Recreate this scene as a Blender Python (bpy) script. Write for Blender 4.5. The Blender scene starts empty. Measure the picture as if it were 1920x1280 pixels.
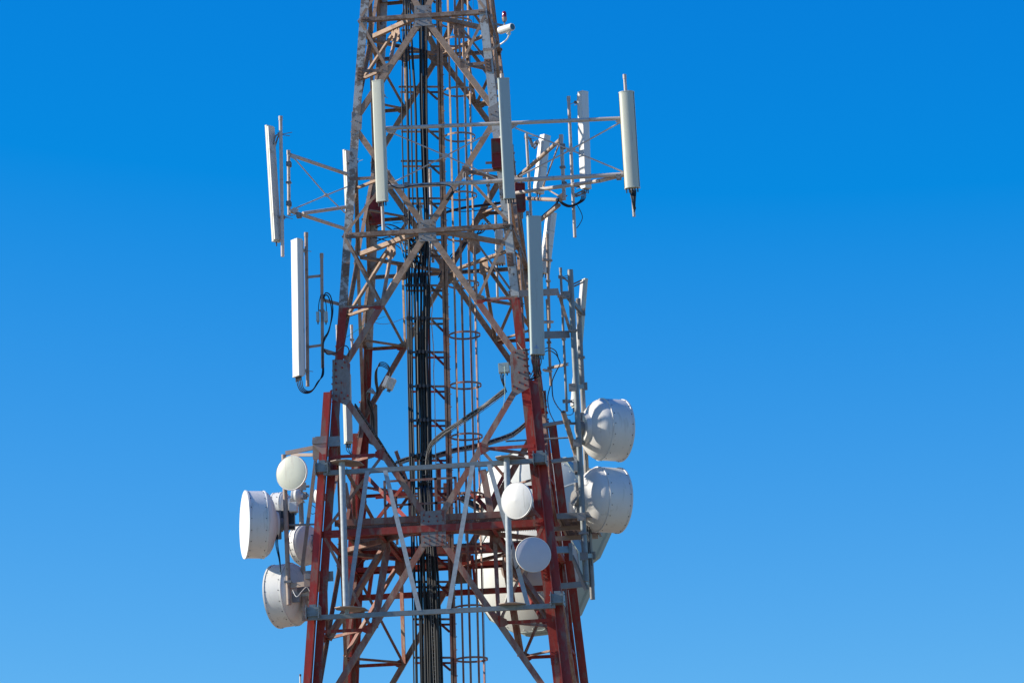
import bpy, math, random
from mathutils import Vector as V
random.seed(7)
R = math.radians
sc = bpy.context.scene
# ------------------------------------------------------------------ camera
F_PX, PITCH, ROLL, YAW = 6680.0, R(13.67), R(2.04), R(5.51)
CAM = V((9.2187, -78.5677, 1.6))
fw = V((-math.sin(YAW)*math.cos(PITCH), math.cos(YAW)*math.cos(PITCH), math.sin(PITCH)))
rt = fw.cross(V((0, 0, 1))).normalized(); up = rt.cross(fw)
r2 = rt*math.cos(ROLL) - up*math.sin(ROLL); u2 = rt*math.sin(ROLL) + up*math.cos(ROLL)
from mathutils import Matrix
cd = bpy.data.cameras.new('camera'); co = bpy.data.objects.new('camera', cd)
sc.collection.objects.link(co); sc.camera = co
m = Matrix((( r2.x, u2.x, -fw.x, CAM.x), (r2.y, u2.y, -fw.y, CAM.y), (r2.z, u2.z, -fw.z, CAM.z), (0, 0, 0, 1)))
co.matrix_world = m
cd.sensor_width = 36; cd.lens = F_PX/1920*36; cd.clip_end = 20000; cd.clip_start = .1
# ------------------------------------------------------------------ sky + sun
SUN_EL = R(27)
# sun stands to the left of the tower, a little in front of its near face
a_ = math.asin(0.09/math.cos(SUN_EL))
SD = V((-math.cos(SUN_EL)*math.cos(a_), -math.cos(SUN_EL)*math.sin(a_), math.sin(SUN_EL)))
w = bpy.data.worlds.new('World'); sc.world = w; w.use_nodes = True
nt = w.node_tree; nt.nodes.clear()
sky = nt.nodes.new('ShaderNodeTexSky'); sky.sky_type = 'NISHITA'; sky.sun_disc = False
sky.sun_elevation = SUN_EL; sky.sun_rotation = math.atan2(SD.x, SD.y)
sky.altitude = 900; sky.air_density = 1.0; sky.dust_density = 0.08; sky.ozone_density = 3.0
# the photograph's polarised, deep blue rendition of the sky: a tone curve per channel on the sky's own colour
bg = nt.nodes.new('ShaderNodeBackground'); bg.inputs[1].default_value = 0.118
wo = nt.nodes.new('ShaderNodeOutputWorld')
sp = nt.nodes.new('ShaderNodeSeparateColor'); cb = nt.nodes.new('ShaderNodeCombineColor')
nt.links.new(sky.outputs[0], sp.inputs[0])
def mth(op, a, b):
    n = nt.nodes.new('ShaderNodeMath'); n.operation = op
    for k, x in enumerate((a, b)):
        if isinstance(x, (int, float)): n.inputs[k].default_value = x
        else: nt.links.new(x, n.inputs[k])
    return n.outputs[0]
nt.links.new(mth('MAXIMUM', mth('MULTIPLY', mth('SUBTRACT', sp.outputs[0], 1.29), .62), .012), cb.inputs[0])
nt.links.new(mth('MULTIPLY', mth('POWER', sp.outputs[1], 1.15), 1.196/2.07**1.15), cb.inputs[1])
nt.links.new(mth('MULTIPLY', mth('POWER', sp.outputs[2], .52), 3.84/3.7**.52), cb.inputs[2])
nt.links.new(cb.outputs[0], bg.inputs[0]); nt.links.new(bg.outputs[0], wo.inputs[0])
sl = bpy.data.lights.new('sun', 'SUN'); sl.energy = 4.2; sl.angle = R(.53); sl.color = (1, .93, .82)
so = bpy.data.objects.new('sun', sl); sc.collection.objects.link(so)
so.rotation_euler = SD.to_track_quat('Z', 'Y').to_euler(); so.location = (-40, -30, 60)
sc.view_settings.view_transform = 'Standard'; sc.view_settings.look = 'None'
sc.view_settings.exposure = 0.66; sc.view_settings.gamma = 1.0; sc.view_settings.use_curve_mapping = False
sc.render.engine = 'CYCLES'

# ------------------------------------------------------------------ helpers
def at(px, py, Y):
    """point of the place seen at photo pixel (px, py) on the vertical plane y = Y"""
    d = fw*F_PX + r2*(px-960) - u2*(py-640)
    return CAM + d*((Y-CAM.y)/d.y)
def frame(d, hint=V((0, 0, 1))):
    d = d.normalized()
    if abs(d.dot(hint)) > .999: hint = V((0, 1, 0))
    a = d.cross(hint).normalized(); b = a.cross(d).normalized()
    return a, b
class MB:
    def __init__(s): s.v = []; s.f = []; s.m = []; s.sm = []
    def add(s, vs, fs, mi=0, smooth=False):
        n = len(s.v); s.v += [tuple(x) for x in vs]
        s.f += [tuple(i+n for i in f) for f in fs]; s.m += [mi]*len(fs); s.sm += [smooth]*len(fs)
    def hexa(s, c, ax, ay, az, mi=0):
        vs = [c+ax*i+ay*j+az*k for i in (-1, 1) for j in (-1, 1) for k in (-1, 1)]
        s.add(vs, [(0,1,3,2),(4,6,7,5),(0,4,5,1),(2,3,7,6),(0,2,6,4),(1,5,7,3)], mi)
    def bar(s, p0, p1, w, h, hint=V((0,0,1)), mi=0):
        d = p1-p0; a, b = frame(d, hint)
        s.hexa((p0+p1)/2, a*(w/2), b*(h/2), d/2, mi)
    def prism(s, p0, p1, prof, a, b, mi=0, smooth=False):
        n = len(prof)
        vs = [p0+a*x+b*y for x, y in prof] + [p1+a*x+b*y for x, y in prof]
        s.add(vs, [(i, (i+1) % n, n+(i+1) % n, n+i) for i in range(n)], mi, smooth)
        s.add(vs, [tuple(range(n))[::-1], tuple(range(n, 2*n))], mi)
    def angle(s, p0, p1, n, w=.1, t=.012, flip=1, w2=None, mi=0, off=0.0):
        """steel angle: one flange lies in the face whose outward normal is n, the other points inward"""
        n = n.normalized(); d = (p1-p0).normalized(); n = (n - d*n.dot(d)).normalized()
        a = d.cross(n)*flip; b = -n; w2 = w2 or w
        p0 = p0+n*off; p1 = p1+n*off
        s.prism(p0, p1, [(-w/2, 0), (w/2, 0), (w/2, t), (-w/2+t, t), (-w/2+t, w2), (-w/2, w2)], a, b, mi)
    def channel(s, p0, p1, n, h, w, t=.012, mi=0):
        n = n.normalized(); d = (p1-p0).normalized(); n = (n-d*n.dot(d)).normalized(); a = d.cross(n); b = -n
        s.prism(p0, p1, [(-h/2,0),(h/2,0),(h/2,w),(h/2-t,w),(h/2-t,t),(-h/2+t,t),(-h/2+t,w),(-h/2,w)], a, b, mi)
    def tube(s, p0, p1, r, seg=12, mi=0, r1=None, cap=True, hollow=False):
        d = p1-p0; a, b = frame(d); r1 = r if r1 is None else r1
        cs = [(math.cos(2*math.pi*i/seg), math.sin(2*math.pi*i/seg)) for i in range(seg)]
        vs = [p0+(a*c+b*q)*r for c, q in cs]+[p1+(a*c+b*q)*r1 for c, q in cs]
        s.add(vs, [(i, (i+1) % seg, seg+(i+1) % seg, seg+i) for i in range(seg)], mi, True)
        if cap: s.add(vs, [tuple(range(seg))[::-1], tuple(range(seg, 2*seg))], mi)
    def rope(s, pts, r, seg=7, mi=0, sub=5, closed=False):
        pts = [V(p) for p in pts]
        if len(pts) > 2 and sub > 1:
            q = []
            for i in range(len(pts)-1):
                p0 = pts[max(i-1, 0)]; p1 = pts[i]; p2 = pts[i+1]; p3 = pts[min(i+2, len(pts)-1)]
                for k in range(sub):
                    t = k/sub
                    q.append(.5*((2*p1)+(p2-p0)*t+(2*p0-5*p1+4*p2-p3)*t*t+(3*p1-p0-3*p2+p3)*t**3))
            q.append(pts[-1]); pts = q
        n = len(pts); a = None; vs = []
        for i, p in enumerate(pts):
            d = (pts[min(i+1, n-1)]-pts[max(i-1, 0)])
            if d.length < 1e-9: d = V((0, 0, 1))
            d.normalize()
            if a is None: a, b = frame(d)
            else:
                a = (a-d*a.dot(d)).normalized(); b = d.cross(a)
            for k in range(seg):
                t = 2*math.pi*k/seg; vs.append(p+(a*math.cos(t)+b*math.sin(t))*r)
        s.add(vs, [(i*seg+k, i*seg+(k+1) % seg, (i+1)*seg+(k+1) % seg, (i+1)*seg+k) for i in range(n-1) for k in range(seg)], mi, True)
        s.add(vs, [tuple(range(seg))[::-1], tuple(range((n-1)*seg, n*seg))], mi)
    def lathe(s, c, ax, prof, seg=48, mi=0, smooth=True, poly=None):
        """profile of (radius, height along ax)"""
        ax = ax.normalized(); a, b = frame(ax); n = len(prof); vs = []
        for r, h in prof:
            for k in range(seg):
                t = 2*math.pi*(k+.5)/seg; vs.append(c+ax*h+(a*math.cos(t)+b*math.sin(t))*r)
        fs = [(i*seg+k, i*seg+(k+1) % seg, (i+1)*seg+(k+1) % seg, (i+1)*seg+k) for i in range(n-1) for k in range(seg)]
        s.add(vs, fs, mi, smooth)
        if prof[0][0] > 1e-4: s.add(vs[:seg], [tuple(range(seg))[::-1]], mi)
        if prof[-1][0] > 1e-4: s.add(vs[-seg:], [tuple(range(seg))], mi)
    def plate(s, pts, n, t, mi=0):
        n = n.normalized(); k = len(pts)
        vs = [p for p in pts]+[p-n*t for p in pts]
        s.add(vs, [tuple(range(k)), tuple(range(k, 2*k))[::-1]]+[(i, (i+1) % k, k+(i+1) % k, k+i) for i in range(k)], mi)
    def bolt(s, p, n, r=.022, h=.03, mi=0):
        n = n.normalized(); s.tube(p-n*.004, p+n*h, r, 6, mi, r1=r*.85)
    def build(s, name, mats, parent=None, loc=None, label=None):
        me = bpy.data.meshes.new(name)
        o = V(loc) if loc is not None else V((0, 0, 0))
        base = V((0, 0, 0))
        if parent is not None and loc is None: base = V(parent['_o']) if '_o' in parent else V(parent.location)
        elif loc is not None: base = o
        me.from_pydata([tuple(V(p)-base) for p in s.v], [], s.f); me.validate(); me.update()
        if not isinstance(mats, (list, tuple)): mats = [mats]
        for x in mats: me.materials.append(x)
        me.polygons.foreach_set('material_index', s.m[:len(me.polygons)]) if len(s.m) == len(me.polygons) else None
        me.polygons.foreach_set('use_smooth', s.sm[:len(me.polygons)]) if len(s.sm) == len(me.polygons) else None
        import bmesh
        bm = bmesh.new(); bm.from_mesh(me); bmesh.ops.recalc_face_normals(bm, faces=bm.faces)
        for e in bm.edges:
            if len(e.link_faces) == 2 and e.calc_face_angle(0) > R(38): e.smooth = False
        bm.to_mesh(me); bm.free()
        ob = bpy.data.objects.new(name, me); sc.collection.objects.link(ob)
        if parent is not None: ob.parent = parent; ob['_o'] = tuple(base)
        else: ob.location = base; ob['_o'] = tuple(base)
        if label: ob['label'] = label
        return ob
def thing(name, label, cat, loc, group=None, kind=None):
    o = bpy.data.objects.new(name, None); sc.collection.objects.link(o)
    o.empty_display_size = .2; o.location = loc; o['_o'] = tuple(loc)
    o['label'] = label; o['category'] = cat
    if group: o['group'] = group
    return o
def tag(o, label, cat, group=None):
    o['label'] = label; o['category'] = cat
    if group: o['group'] = group
    return o

# ------------------------------------------------------------------ materials
def mat(name, base, rough=.6, metal=0.0, var=.12, scale=6.0, dirt=None, dirt_amt=.0, dirt_scale=3.0, bump=.0, stretch=(1,1,1), spec=.4):
    m = bpy.data.materials.new(name); m.use_nodes = True; t = m.node_tree; N = t.nodes; L = t.links
    p = N['Principled BSDF']; p.inputs['Roughness'].default_value = rough; p.inputs['Metallic'].default_value = metal
    p.inputs['Specular IOR Level'].default_value = spec
    g = N.new('ShaderNodeNewGeometry'); mp = N.new('ShaderNodeMapping'); mp.inputs['Scale'].default_value = stretch
    L.new(g.outputs['Position'], mp.inputs['Vector'])
    n1 = N.new('ShaderNodeTexNoise'); n1.inputs['Scale'].default_value = scale; n1.inputs['Detail'].default_value = 6
    L.new(mp.outputs[0], n1.inputs['Vector'])
    r1 = N.new('ShaderNodeValToRGB'); r1.color_ramp.elements[0].position = .3; r1.color_ramp.elements[1].position = .7
    b = base
    r1.color_ramp.elements[0].color = (b[0]*(1-var), b[1]*(1-var), b[2]*(1-var), 1)
    r1.color_ramp.elements[1].color = (min(1, b[0]*(1+var)), min(1, b[1]*(1+var)), min(1, b[2]*(1+var)), 1)
    L.new(n1.outputs['Fac'], r1.inputs[0]); col = r1.outputs[0]
    if dirt:
        n2 = N.new('ShaderNodeTexNoise'); n2.inputs['Scale'].default_value = dirt_scale; n2.inputs['Detail'].default_value = 8; n2.inputs['Roughness'].default_value = .65
        L.new(mp.outputs[0], n2.inputs['Vector'])
        r2_ = N.new('ShaderNodeValToRGB'); e = r2_.color_ramp.elements
        e[0].position = max(0, .62-dirt_amt); e[1].position = max(.03, .70-dirt_amt*.8)
        L.new(n2.outputs['Fac'], r2_.inputs[0])
        mx = N.new('ShaderNodeMix'); mx.data_type = 'RGBA'
        L.new(r2_.outputs[0], mx.inputs['Factor']); L.new(col, mx.inputs['A']); mx.inputs['B'].default_value = (*dirt, 1)
        col = mx.outputs['Result']
    L.new(col, p.inputs['Base Color'])
    if bump:
        bp = N.new('ShaderNodeBump'); bp.inputs['Strength'].default_value = bump; bp.inputs['Distance'].default_value = .01
        L.new(n1.outputs['Fac'], bp.inputs['Height']); L.new(bp.outputs[0], p.inputs['Normal'])
    return m
RED_Z = 21.3      # the tower is painted red below this height, white above it
def tower_mat(name, upA, upB, up_amt, loA, loB, lo_amt, rough=.7, sc_=3.0):
    """two weathered paint coats: A with patches of B showing; upper (white band) and lower (red band)"""
    m = bpy.data.materials.new(name); m.use_nodes = True; t = m.node_tree; N = t.nodes; L = t.links
    p = N['Principled BSDF']; p.inputs['Roughness'].default_value = rough; p.inputs['Specular IOR Level'].default_value = .3
    g = N.new('ShaderNodeNewGeometry')
    def noise(s, d=8, ro=.6, st=None):
        n = N.new('ShaderNodeTexNoise'); n.inputs['Scale'].default_value = s; n.inputs['Detail'].default_value = d; n.inputs['Roughness'].default_value = ro
        if st:
            mp = N.new('ShaderNodeMapping'); mp.inputs['Scale'].default_value = st; L.new(g.outputs['Position'], mp.inputs[0]); L.new(mp.outputs[0], n.inputs['Vector'])
        else: L.new(g.outputs['Position'], n.inputs['Vector'])
        return n
    def mixc(f, a, b):
        mx = N.new('ShaderNodeMix'); mx.data_type = 'RGBA'
        L.new(f, mx.inputs['Factor'])
        for s_, x in (('A', a), ('B', b)):
            if isinstance(x, tuple): mx.inputs[s_].default_value = (*x, 1)
            else: L.new(x, mx.inputs[s_])
        return mx.outputs['Result']
    def ramp(n, p0, p1):
        r = N.new('ShaderNodeValToRGB'); r.color_ramp.elements[0].position = max(0, p0); r.color_ramp.elements[1].position = min(1, max(p1, .01)); L.new(n.outputs['Fac'], r.inputs[0]); return r.outputs[0]
    nA = noise(sc_, 10, .72); nF = noise(14, 6, .7); nS = noise(2.2, 6, .6, (3, 3, .6))
    c_up = mixc(ramp(nA, .60-up_amt*.25, .64-up_amt*.25), upA, upB)
    c_lo = mixc(ramp(nS, .62-lo_amt*.3, .70-lo_amt*.25), loA, loB)
    sep = N.new('ShaderNodeSeparateXYZ'); L.new(g.outputs['Position'], sep.inputs[0])
    lt = N.new('ShaderNodeMath'); lt.operation = 'LESS_THAN'; L.new(sep.outputs['Z'], lt.inputs[0]); lt.inputs[1].default_value = RED_Z
    col = mixc(lt.outputs[0], c_up, c_lo)
    # fine grime
    gr = N.new('ShaderNodeMix'); gr.data_type = 'RGBA'; gr.blend_type = 'MULTIPLY'
    rr = N.new('ShaderNodeValToRGB'); rr.color_ramp.elements[0].position = .3; rr.color_ramp.elements[0].color = (.68, .63, .58, 1); rr.color_ramp.elements[1].position = .55
    L.new(nF.outputs['Fac'], rr.inputs[0]); gr.inputs['Factor'].default_value = .75
    L.new(col, gr.inputs['A']); L.new(rr.outputs[0], gr.inputs['B'])
    L.new(gr.outputs['Result'], p.inputs['Base Color'])
    bp = N.new('ShaderNodeBump'); bp.inputs['Strength'].default_value = .25; bp.inputs['Distance'].default_value = .006
    L.new(nA.outputs['Fac'], bp.inputs['Height']); L.new(bp.outputs[0], p.inputs['Normal'])
    return m
T_LEG = tower_mat('peeling_leg_paint', (.47,.48,.46), (.17,.13,.10), .15, (.31,.038,.026), (.23,.14,.11), .35, sc_=5)
T_LEGW = tower_mat('badly_peeled_leg_paint', (.44,.45,.44), (.19,.16,.135), .5, (.31,.038,.026), (.23,.14,.11), .35, sc_=7)
T_SIDE = tower_mat('rusty_leg_flange', (.22,.14,.10), (.36,.34,.32), .0, (.28,.038,.03), (.22,.14,.11), .35)
T_DIAG = tower_mat('dusty_brace_paint', (.41,.28,.195), (.29,.20,.145), .35, (.30,.13,.095), (.34,.23,.175), .55)
T_HOR = tower_mat('rusty_beam_paint', (.32,.235,.18), (.19,.13,.10), .5, (.31,.042,.032), (.26,.12,.09), .4)
T_RED = mat('fresh_red_paint', (.33,.038,.024), .5, var=.15, dirt=(.24,.12,.09), dirt_amt=.10, dirt_scale=2.5, stretch=(2,2,.7))
T_PLATE = tower_mat('gusset_paint', (.29,.28,.27), (.25,.22,.20), .3, (.25,.22,.20), (.27,.09,.065), .25, sc_=3)
GALV = mat('galvanised_steel', (.21,.235,.24), .5, .2, var=.15, scale=9, dirt=(.24,.24,.23), dirt_amt=.06)
GALV_LIT = mat('sunlit_galvanised_steel', (.34,.37,.38), .62, .1, var=.14, scale=12)  # lit copy of the galvanised steel: sunlight on uprights put into the colour
GALV_D = mat('weathered_galvanised_steel', (.25,.245,.235), .6, .1, var=.1, scale=5, dirt=(.24,.20,.17), dirt_amt=.06)
TUBE = mat('dusty_white_tube', (.52,.46,.41), .6, var=.08, scale=4, dirt=(.34,.26,.21), dirt_amt=.07, dirt_scale=9)
TAN = mat('tan_steel', (.38,.29,.23), .65, var=.1, scale=4, dirt=(.25,.17,.13), dirt_amt=.05, dirt_scale=6)
CREAM = mat('cream_radome', (.56,.56,.45), .45, var=.03, scale=2, dirt=(.47,.44,.36), dirt_amt=.06, stretch=(3,3,.35), dirt_scale=4)
GREYR = mat('pale_grey_radome', (.40,.46,.43), .45, var=.03, scale=2, dirt=(.36,.39,.36), dirt_amt=.06, stretch=(3,3,.35), dirt_scale=4)
WHITE = mat('white_radome', (.71,.69,.645), .42, var=.04, scale=2, dirt=(.60,.58,.53), dirt_amt=.06, stretch=(2.5,2.5,.25), dirt_scale=4)
BACKP = mat('aluminium_back_plate', (.56,.54,.50), .5, .1, var=.08, scale=3, dirt=(.42,.38,.33), dirt_amt=.05)
BLACK = mat('black_cable_jacket', (.008,.009,.012), .45, var=.3, scale=5, spec=.5)
CONN = mat('dark_connector', (.05,.05,.055), .4, .3, var=.2)
CRED = mat('dark_red_box_paint', (.24,.02,.02), .6, var=.2, scale=4, dirt=(.14,.07,.05), dirt_amt=.12)
LAMP = mat('red_lamp_glass', (.28,.005,.02), .15, var=.1, spec=.7)
LENS = mat('dark_lens_glass', (.02,.06,.09), .1, var=.1, spec=.8)
BIGD = mat('chalky_dish_paint', (.64,.64,.59), .6, var=.04, scale=1.5, dirt=(.55,.50,.42), dirt_amt=.06, dirt_scale=1.6, stretch=(3,3,.6))
BIGG = mat('shaded_rim_grey_green', (.32,.38,.35), .6, var=.06, scale=2)  # shade on the big dishes' shroud side, put into a darker grey-green
GRATE = mat('grating_steel', (.20,.15,.13), .7, var=.2, scale=8)
BLUE = mat('blue_print', (.10,.22,.55), .5)
GROUND = mat('dry_ground', (.30,.24,.17), .95, var=.25, scale=.05, dirt=(.16,.17,.08), dirt_amt=.1, dirt_scale=.02)
CONC = mat('concrete', (.38,.37,.34), .9, var=.15, scale=3)

# ------------------------------------------------------------------ ground
g = MB(); S = 6000
g.add([V((-S,-S,0)),V((S,-S,0)),V((S,S,0)),V((-S,S,0))], [(0,1,2,3)])
go = g.build('ground', GROUND); go['kind'] = 'structure'

# ------------------------------------------------------------------ tower
ZP = [(0, 3.70), (16.11, 2.44), (23.01, 1.90), (28.235, 1.474), (34, 1.02)]
def s_at(z):
    for (a, sa), (b, sb) in zip(ZP, ZP[1:]):
        if z <= b or b == 34: return sa+(sb-sa)*(z-a)/(b-a)
tower = thing('lattice_tower', 'square steel lattice tower, red below and peeling white above, carrying all the antennas', 'lattice tower', (0, 0, 0))
corners = [(-1,-1),(1,-1),(1,1),(-1,1)]
def corner(i, z): s = s_at(z); a, b = corners[i % 4]; return V((a*s, b*s, z))
def mid(i, z): return (corner(i, z)+corner(i+1, z))/2      # face i runs from corner i to corner i+1
def normal(i):
    d = corner(i+1, 20)-corner(i, 20); upv = mid(i, 24)-mid(i, 18)
    n = d.cross(upv).normalized(); return n
LW, LT = .185, .02
for i, (a, b) in enumerate(corners):
    M = MB()
    zs = [0, 16.11, 23.01, 28.235, 34]
    for z0, z1 in zip(zs, zs[1:]):
        p0, p1 = corner(i, z0), corner(i, z1)
        X = V((-a, 0, 0)); Y = V((0, -b, 0))
        M.prism(p0, p1, [(0, 0), (LW, 0), (LW, LT), (0, LT)], X, Y, 0)
        M.prism(p0, p1, [(0, LT), (LT, LT), (LT, LW), (0, LW)], X, Y, 1)
        if z0 < 19.5:
            q1 = corner(i, min(z1, 19.35)); p0b = p0
            g1 = .012
            M.prism(p0b, q1, [(-g1, -g1), (-LW-.02, -g1), (-LW-.02, -g1-LT), (-g1, -g1-LT)], X, Y, 2)
            M.prism(p0b, q1, [(-g1, -g1-LT), (-g1-LT, -g1-LT), (-g1-LT, -LW-.01), (-g1, -LW-.01)], X, Y, 2)
    # splice plates
    for z in (26.9, 22.2, 17.6, 15.0, 13.1):
        p = corner(i, z); X = V((-a, 0, 0)); Y = V((0, -b, 0)); U = (corner(i, z+1)-p).normalized()
        M.hexa(p+X*.115-Y*.008, X*.075, Y*.006, U*.16, 1 if z > 20 else 0)
        for k in range(4):
            for c_ in (.07, .15): M.bolt(p+X*c_-Y*.012+U*(-.12+.08*k), -Y, .016, .03, 1)
    M.build('leg', [T_LEGW if i == 0 else T_LEG, T_SIDE, T_RED], tower)
LV = [30.9, 28.235, 25.70, 23.01, 19.60, 16.11, 11.75, 7.2]    # alternating leg node / face-centre node
def mid_diag(i, side, za, zb):
    # point half way along the brace between the face centre at level zc and the leg node at zl
    pass
DW = .135
def bolts(lst, par, mt):
    for q in lst: M = MB(); M.bolt(*q); M.build('bolt', mt, par)
plateN = {}
def gusset_poly(c, U, H, w, h, cut=0.0):
    if cut: return [c-U*w-H*(h-cut), c-U*(w-cut)-H*h, c+U*(w-cut)-H*h, c+U*w-H*(h-cut), c+U*w+H*(h-cut), c+U*(w-cut)+H*h, c-U*(w-cut)+H*h, c-U*w+H*(h-cut)]
    return [c-U*w-H*h, c+U*w-H*h, c+U*w+H*h, c-U*w+H*h]
centres = {28.235, 23.01, 16.11, 7.2}
dm = {}
for k in range(len(LV)-1):
    zt, zb = LV[k], LV[k+1]
    top_is_centre = zt in centres
    zc, zl = (zt, zb) if top_is_centre else (zb, zt)
    for i in range(4):
        n = normal(i); far = i in (1, 2)
        for side in (0, 1):
            c = mid(i, zc); l = corner(i+side, zl)
            d = (l-c).normalized(); inn = -n*.012
            p0 = c+d*.14+inn; p1 = l-d*.12+inn
            M = MB(); M.angle(p0, p1, n, DW, .013, flip=1 if (side == 0) == top_is_centre else -1, w2=.08)
            M.build('diagonal_brace', T_DIAG, tower)
            dmid = (c+l)/2; dm[(i, side, k)] = dmid
            if zb < 10: continue
            # strut to the leg and brace up/down to the level end
            zm = dmid.z; lg = corner(i+side, zm); tow = (lg-dmid).normalized()
            M = MB(); M.angle(dmid+tow*.05-n*.03, lg-tow*.04+n*.006, n, .075, .009, flip=1 if side else -1)
            M.plate([dmid-n*.005+q for q in (tow*.0+V((0,0,-.14)), tow*.19+V((0,0,-.05)), tow*.17+V((0,0,.07)), tow*-.02+V((0,0,.16)))], n, .01)
            M.bolt(dmid+tow*.12-n*.004, n, .014, .02); M.bolt(dmid+V((0,0,.08))-n*.004, n, .014, .02)
            M.build('secondary_strut', T_HOR, tower)
            le = corner(i+side, zc); le = le+(dmid-le).normalized()*.09
            M = MB(); M.angle(le+n*.004, dmid-(dmid-le).normalized()*.05-n*.02, n, .065, .008, flip=-1 if side else 1)
            M.build('secondary_brace', T_DIAG, tower)
    # ties round each corner between brace mid points
    if zb > 10:
        for i in range(4):
            a, b = dm[(i, 1, k)], dm[((i+1) % 4, 0, k)]
            M = MB(); M.angle(a+(b-a)*.04, b-(b-a)*.04, V((0, 0, -1)), .06, .008); M.build('corner_tie', T_DIAG, tower)
for zc in (28.235, 23.01, 16.11):
    for i in range(4):
        n = normal(i); U = (corner(i+1, zc)-corner(i, zc)).normalized(); H = n.cross(U).normalized()*-1
        H = V((0, 0, 1)) - n*n.z; H.normalize()
        w_ = .20 if zc > 20 else .275; h_ = .255 if zc > 20 else .40
        big = zc < 20
        M = MB()
        off = .02
        M.angle(corner(i, zc)+U*.03+n*off, corner(i+1, zc)-U*.03+n*off, n, .10 if not big else .15, .012, flip=-1, w2=.10)
        for e, q in ((0, 1), (1, -1)):
            for kk in range(3): M.bolt(corner(i+e, zc)+U*q*(.07+.06*kk)+n*(off+.002), n, .017, .03)
        M.build('horizontal_beam', T_HOR, tower)
        c = mid(i, zc)+n*.002
        M = MB()
        # the plate, in two halves above and below the beam flange
        hb = .05 if not big else .075
        for sgn in (1, -1):
            M.plate([c-U*w_+H*sgn*.0, c+U*w_+H*sgn*.0, c+U*w_+H*sgn*h_, c-U*w_+H*sgn*h_], n, .012)
        BL = []
        for sx in (-1, 1):
            for sy in (-1, 1):
                for (bx, by) in (((.10,.16),(.20,.31),(.08,.27),(.21,.18)) if big else ((.15,.19),(.09,.12))):
                    BL.append((c+U*sx*bx+H*sy*by, n, .020 if big else .016, .026))
        if i: [M.bolt(*q) for q in BL]
        gp = M.build('centre_gusset_plate', T_PLATE, tower)
        if i == 0: bolts(BL, gp, T_HOR)
        # plan bracing: face centre to next face centre, with plate at its middle and hangers down
        a, b = mid(i, zc), mid(i+1, zc); d = (b-a).normalized()
        M = MB(); M.angle(a+d*.15-V((0,0,.02)), b-d*.15-V((0,0,.02)), V((0, 0, -1)), .10, .01, flip=1); M.build('plan_brace', T_DIAG, tower)
        m_ = (a+b)/2; nn = d.cross(V((0, 0, 1)))
        M = MB(); M.plate([m_+d*x+V((0, 0, y)) + nn*.012 for x, y in ((-.14,.05),(.14,.05),(.17,-.28),(.05,-.36),(-.05,-.36),(-.17,-.28))], nn, .012)
        for x, y in ((-.08,-.05),(.08,-.05),(-.1,-.24),(.1,-.24)): M.bolt(m_+d*x+V((0,0,y))+nn*.012, nn, .014, .02)
        M.build('plan_gusset_plate', T_DIAG, tower)
        k = LV.index(zc)
        for q in (dm[(i, 1, k)], dm[((i+1) % 4, 0, k)]):
            e = (q-m_).normalized()
            M = MB(); M.angle(m_+e*.2, q-e*.06, nn, .065 if zc > 20 else .12, .008); M.build('hanger_brace', T_DIAG, tower)
for zl in (25.70, 19.60, 11.75):
    for i in range(4):
        n = normal(i); U = (corner(i+1, zl)-corner(i, zl)).normalized(); H = V((0, 0, 1)) - n*n.z; H.normalize()
        for side, q in ((0, 1), (1, -1)):
            c = corner(i+side, zl)+n*.008; M = MB()
            if zl == 25.70:
                pts = [(.0,-.28),(.22,-.16),(.24,.16),(.0,.28)]; bl = [(.07,-.18),(.07,.06),(.17,0)]
            else:
                pts = [(-.03,-.42),(.28,-.58),(.36,-.50),(.38,.38),(.28,.48),(-.02,.50)]
                bl = [(.06,-.35),(.06,-.2),(.06,-.05),(.06,.1),(.06,.25),(.06,.4),(.18,-.28),(.24,-.42),(.32,-.36),(.2,.3),(.26,.42),(.18,-.05)]
            pts = [c+U*q*x+H*y for x, y in pts]
            if q < 0: pts = pts[::-1]
            M.plate(pts, n, .014)
            BL = [(c+U*q*x+H*y, n, .022 if zl < 21 else .015, .045 if zl < 21 else .028) for x, y in bl]
            if i: [M.bolt(*z_, 1) for z_ in BL]
            gp = M.build('leg_gusset_plate', [T_PLATE, T_RED if zl < 21 else T_PLATE], tower)
            if i == 0: bolts(BL, gp, T_HOR)

for (x0, y0, x1, y1, Y, h) in ((668,1120,1066,1099,2.55,.13), (668,1068,1060,1047,2.3,.11)):
    M = MB(); M.channel(at(x0,y0,Y), at(x1,y1,Y), V((0,-1,0)), h, .08); M.build('rear_beam', T_RED, tower)
for (x0,y0,Y0_,x1,y1,Y1_,w_,m_) in (
  (648,880,-1.6,700,975,-.2,.08,T_DIAG), (685,890,1.6,765,975,.3,.09,T_HOR), (760,905,.8,705,975,1.6,.07,T_HOR), (742,845,1.2,792,985,1.8,.08,T_DIAG),
  (700,915,1.9,765,928,1.9,.09,T_RED), (704,932,2.1,772,926,2.1,.08,T_RED), (826,936,1.9,912,930,1.9,.08,T_RED), (822,868,1.4,822,975,1.4,.10,T_HOR),
  (836,905,1.6,836,985,1.6,.12,T_HOR), (905,880,-.4,924,985,-.6,.14,T_DIAG), (912,955,.2,950,880,.6,.08,T_HOR), (880,920,.6,915,955,.4,.10,T_HOR),
  (700,1050,1.0,690,1120,1.3,.08,T_HOR), (646,905,.5,664,1010,.8,.10,T_DIAG), (885,1040,1.2,892,1110,1.4,.06,T_HOR)):
    M = MB(); M.angle(at(x0,y0,Y0_), at(x1,y1,Y1_), V((0,-1,0)), w_, .01); M.build('inner_brace', m_, tower)
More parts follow.
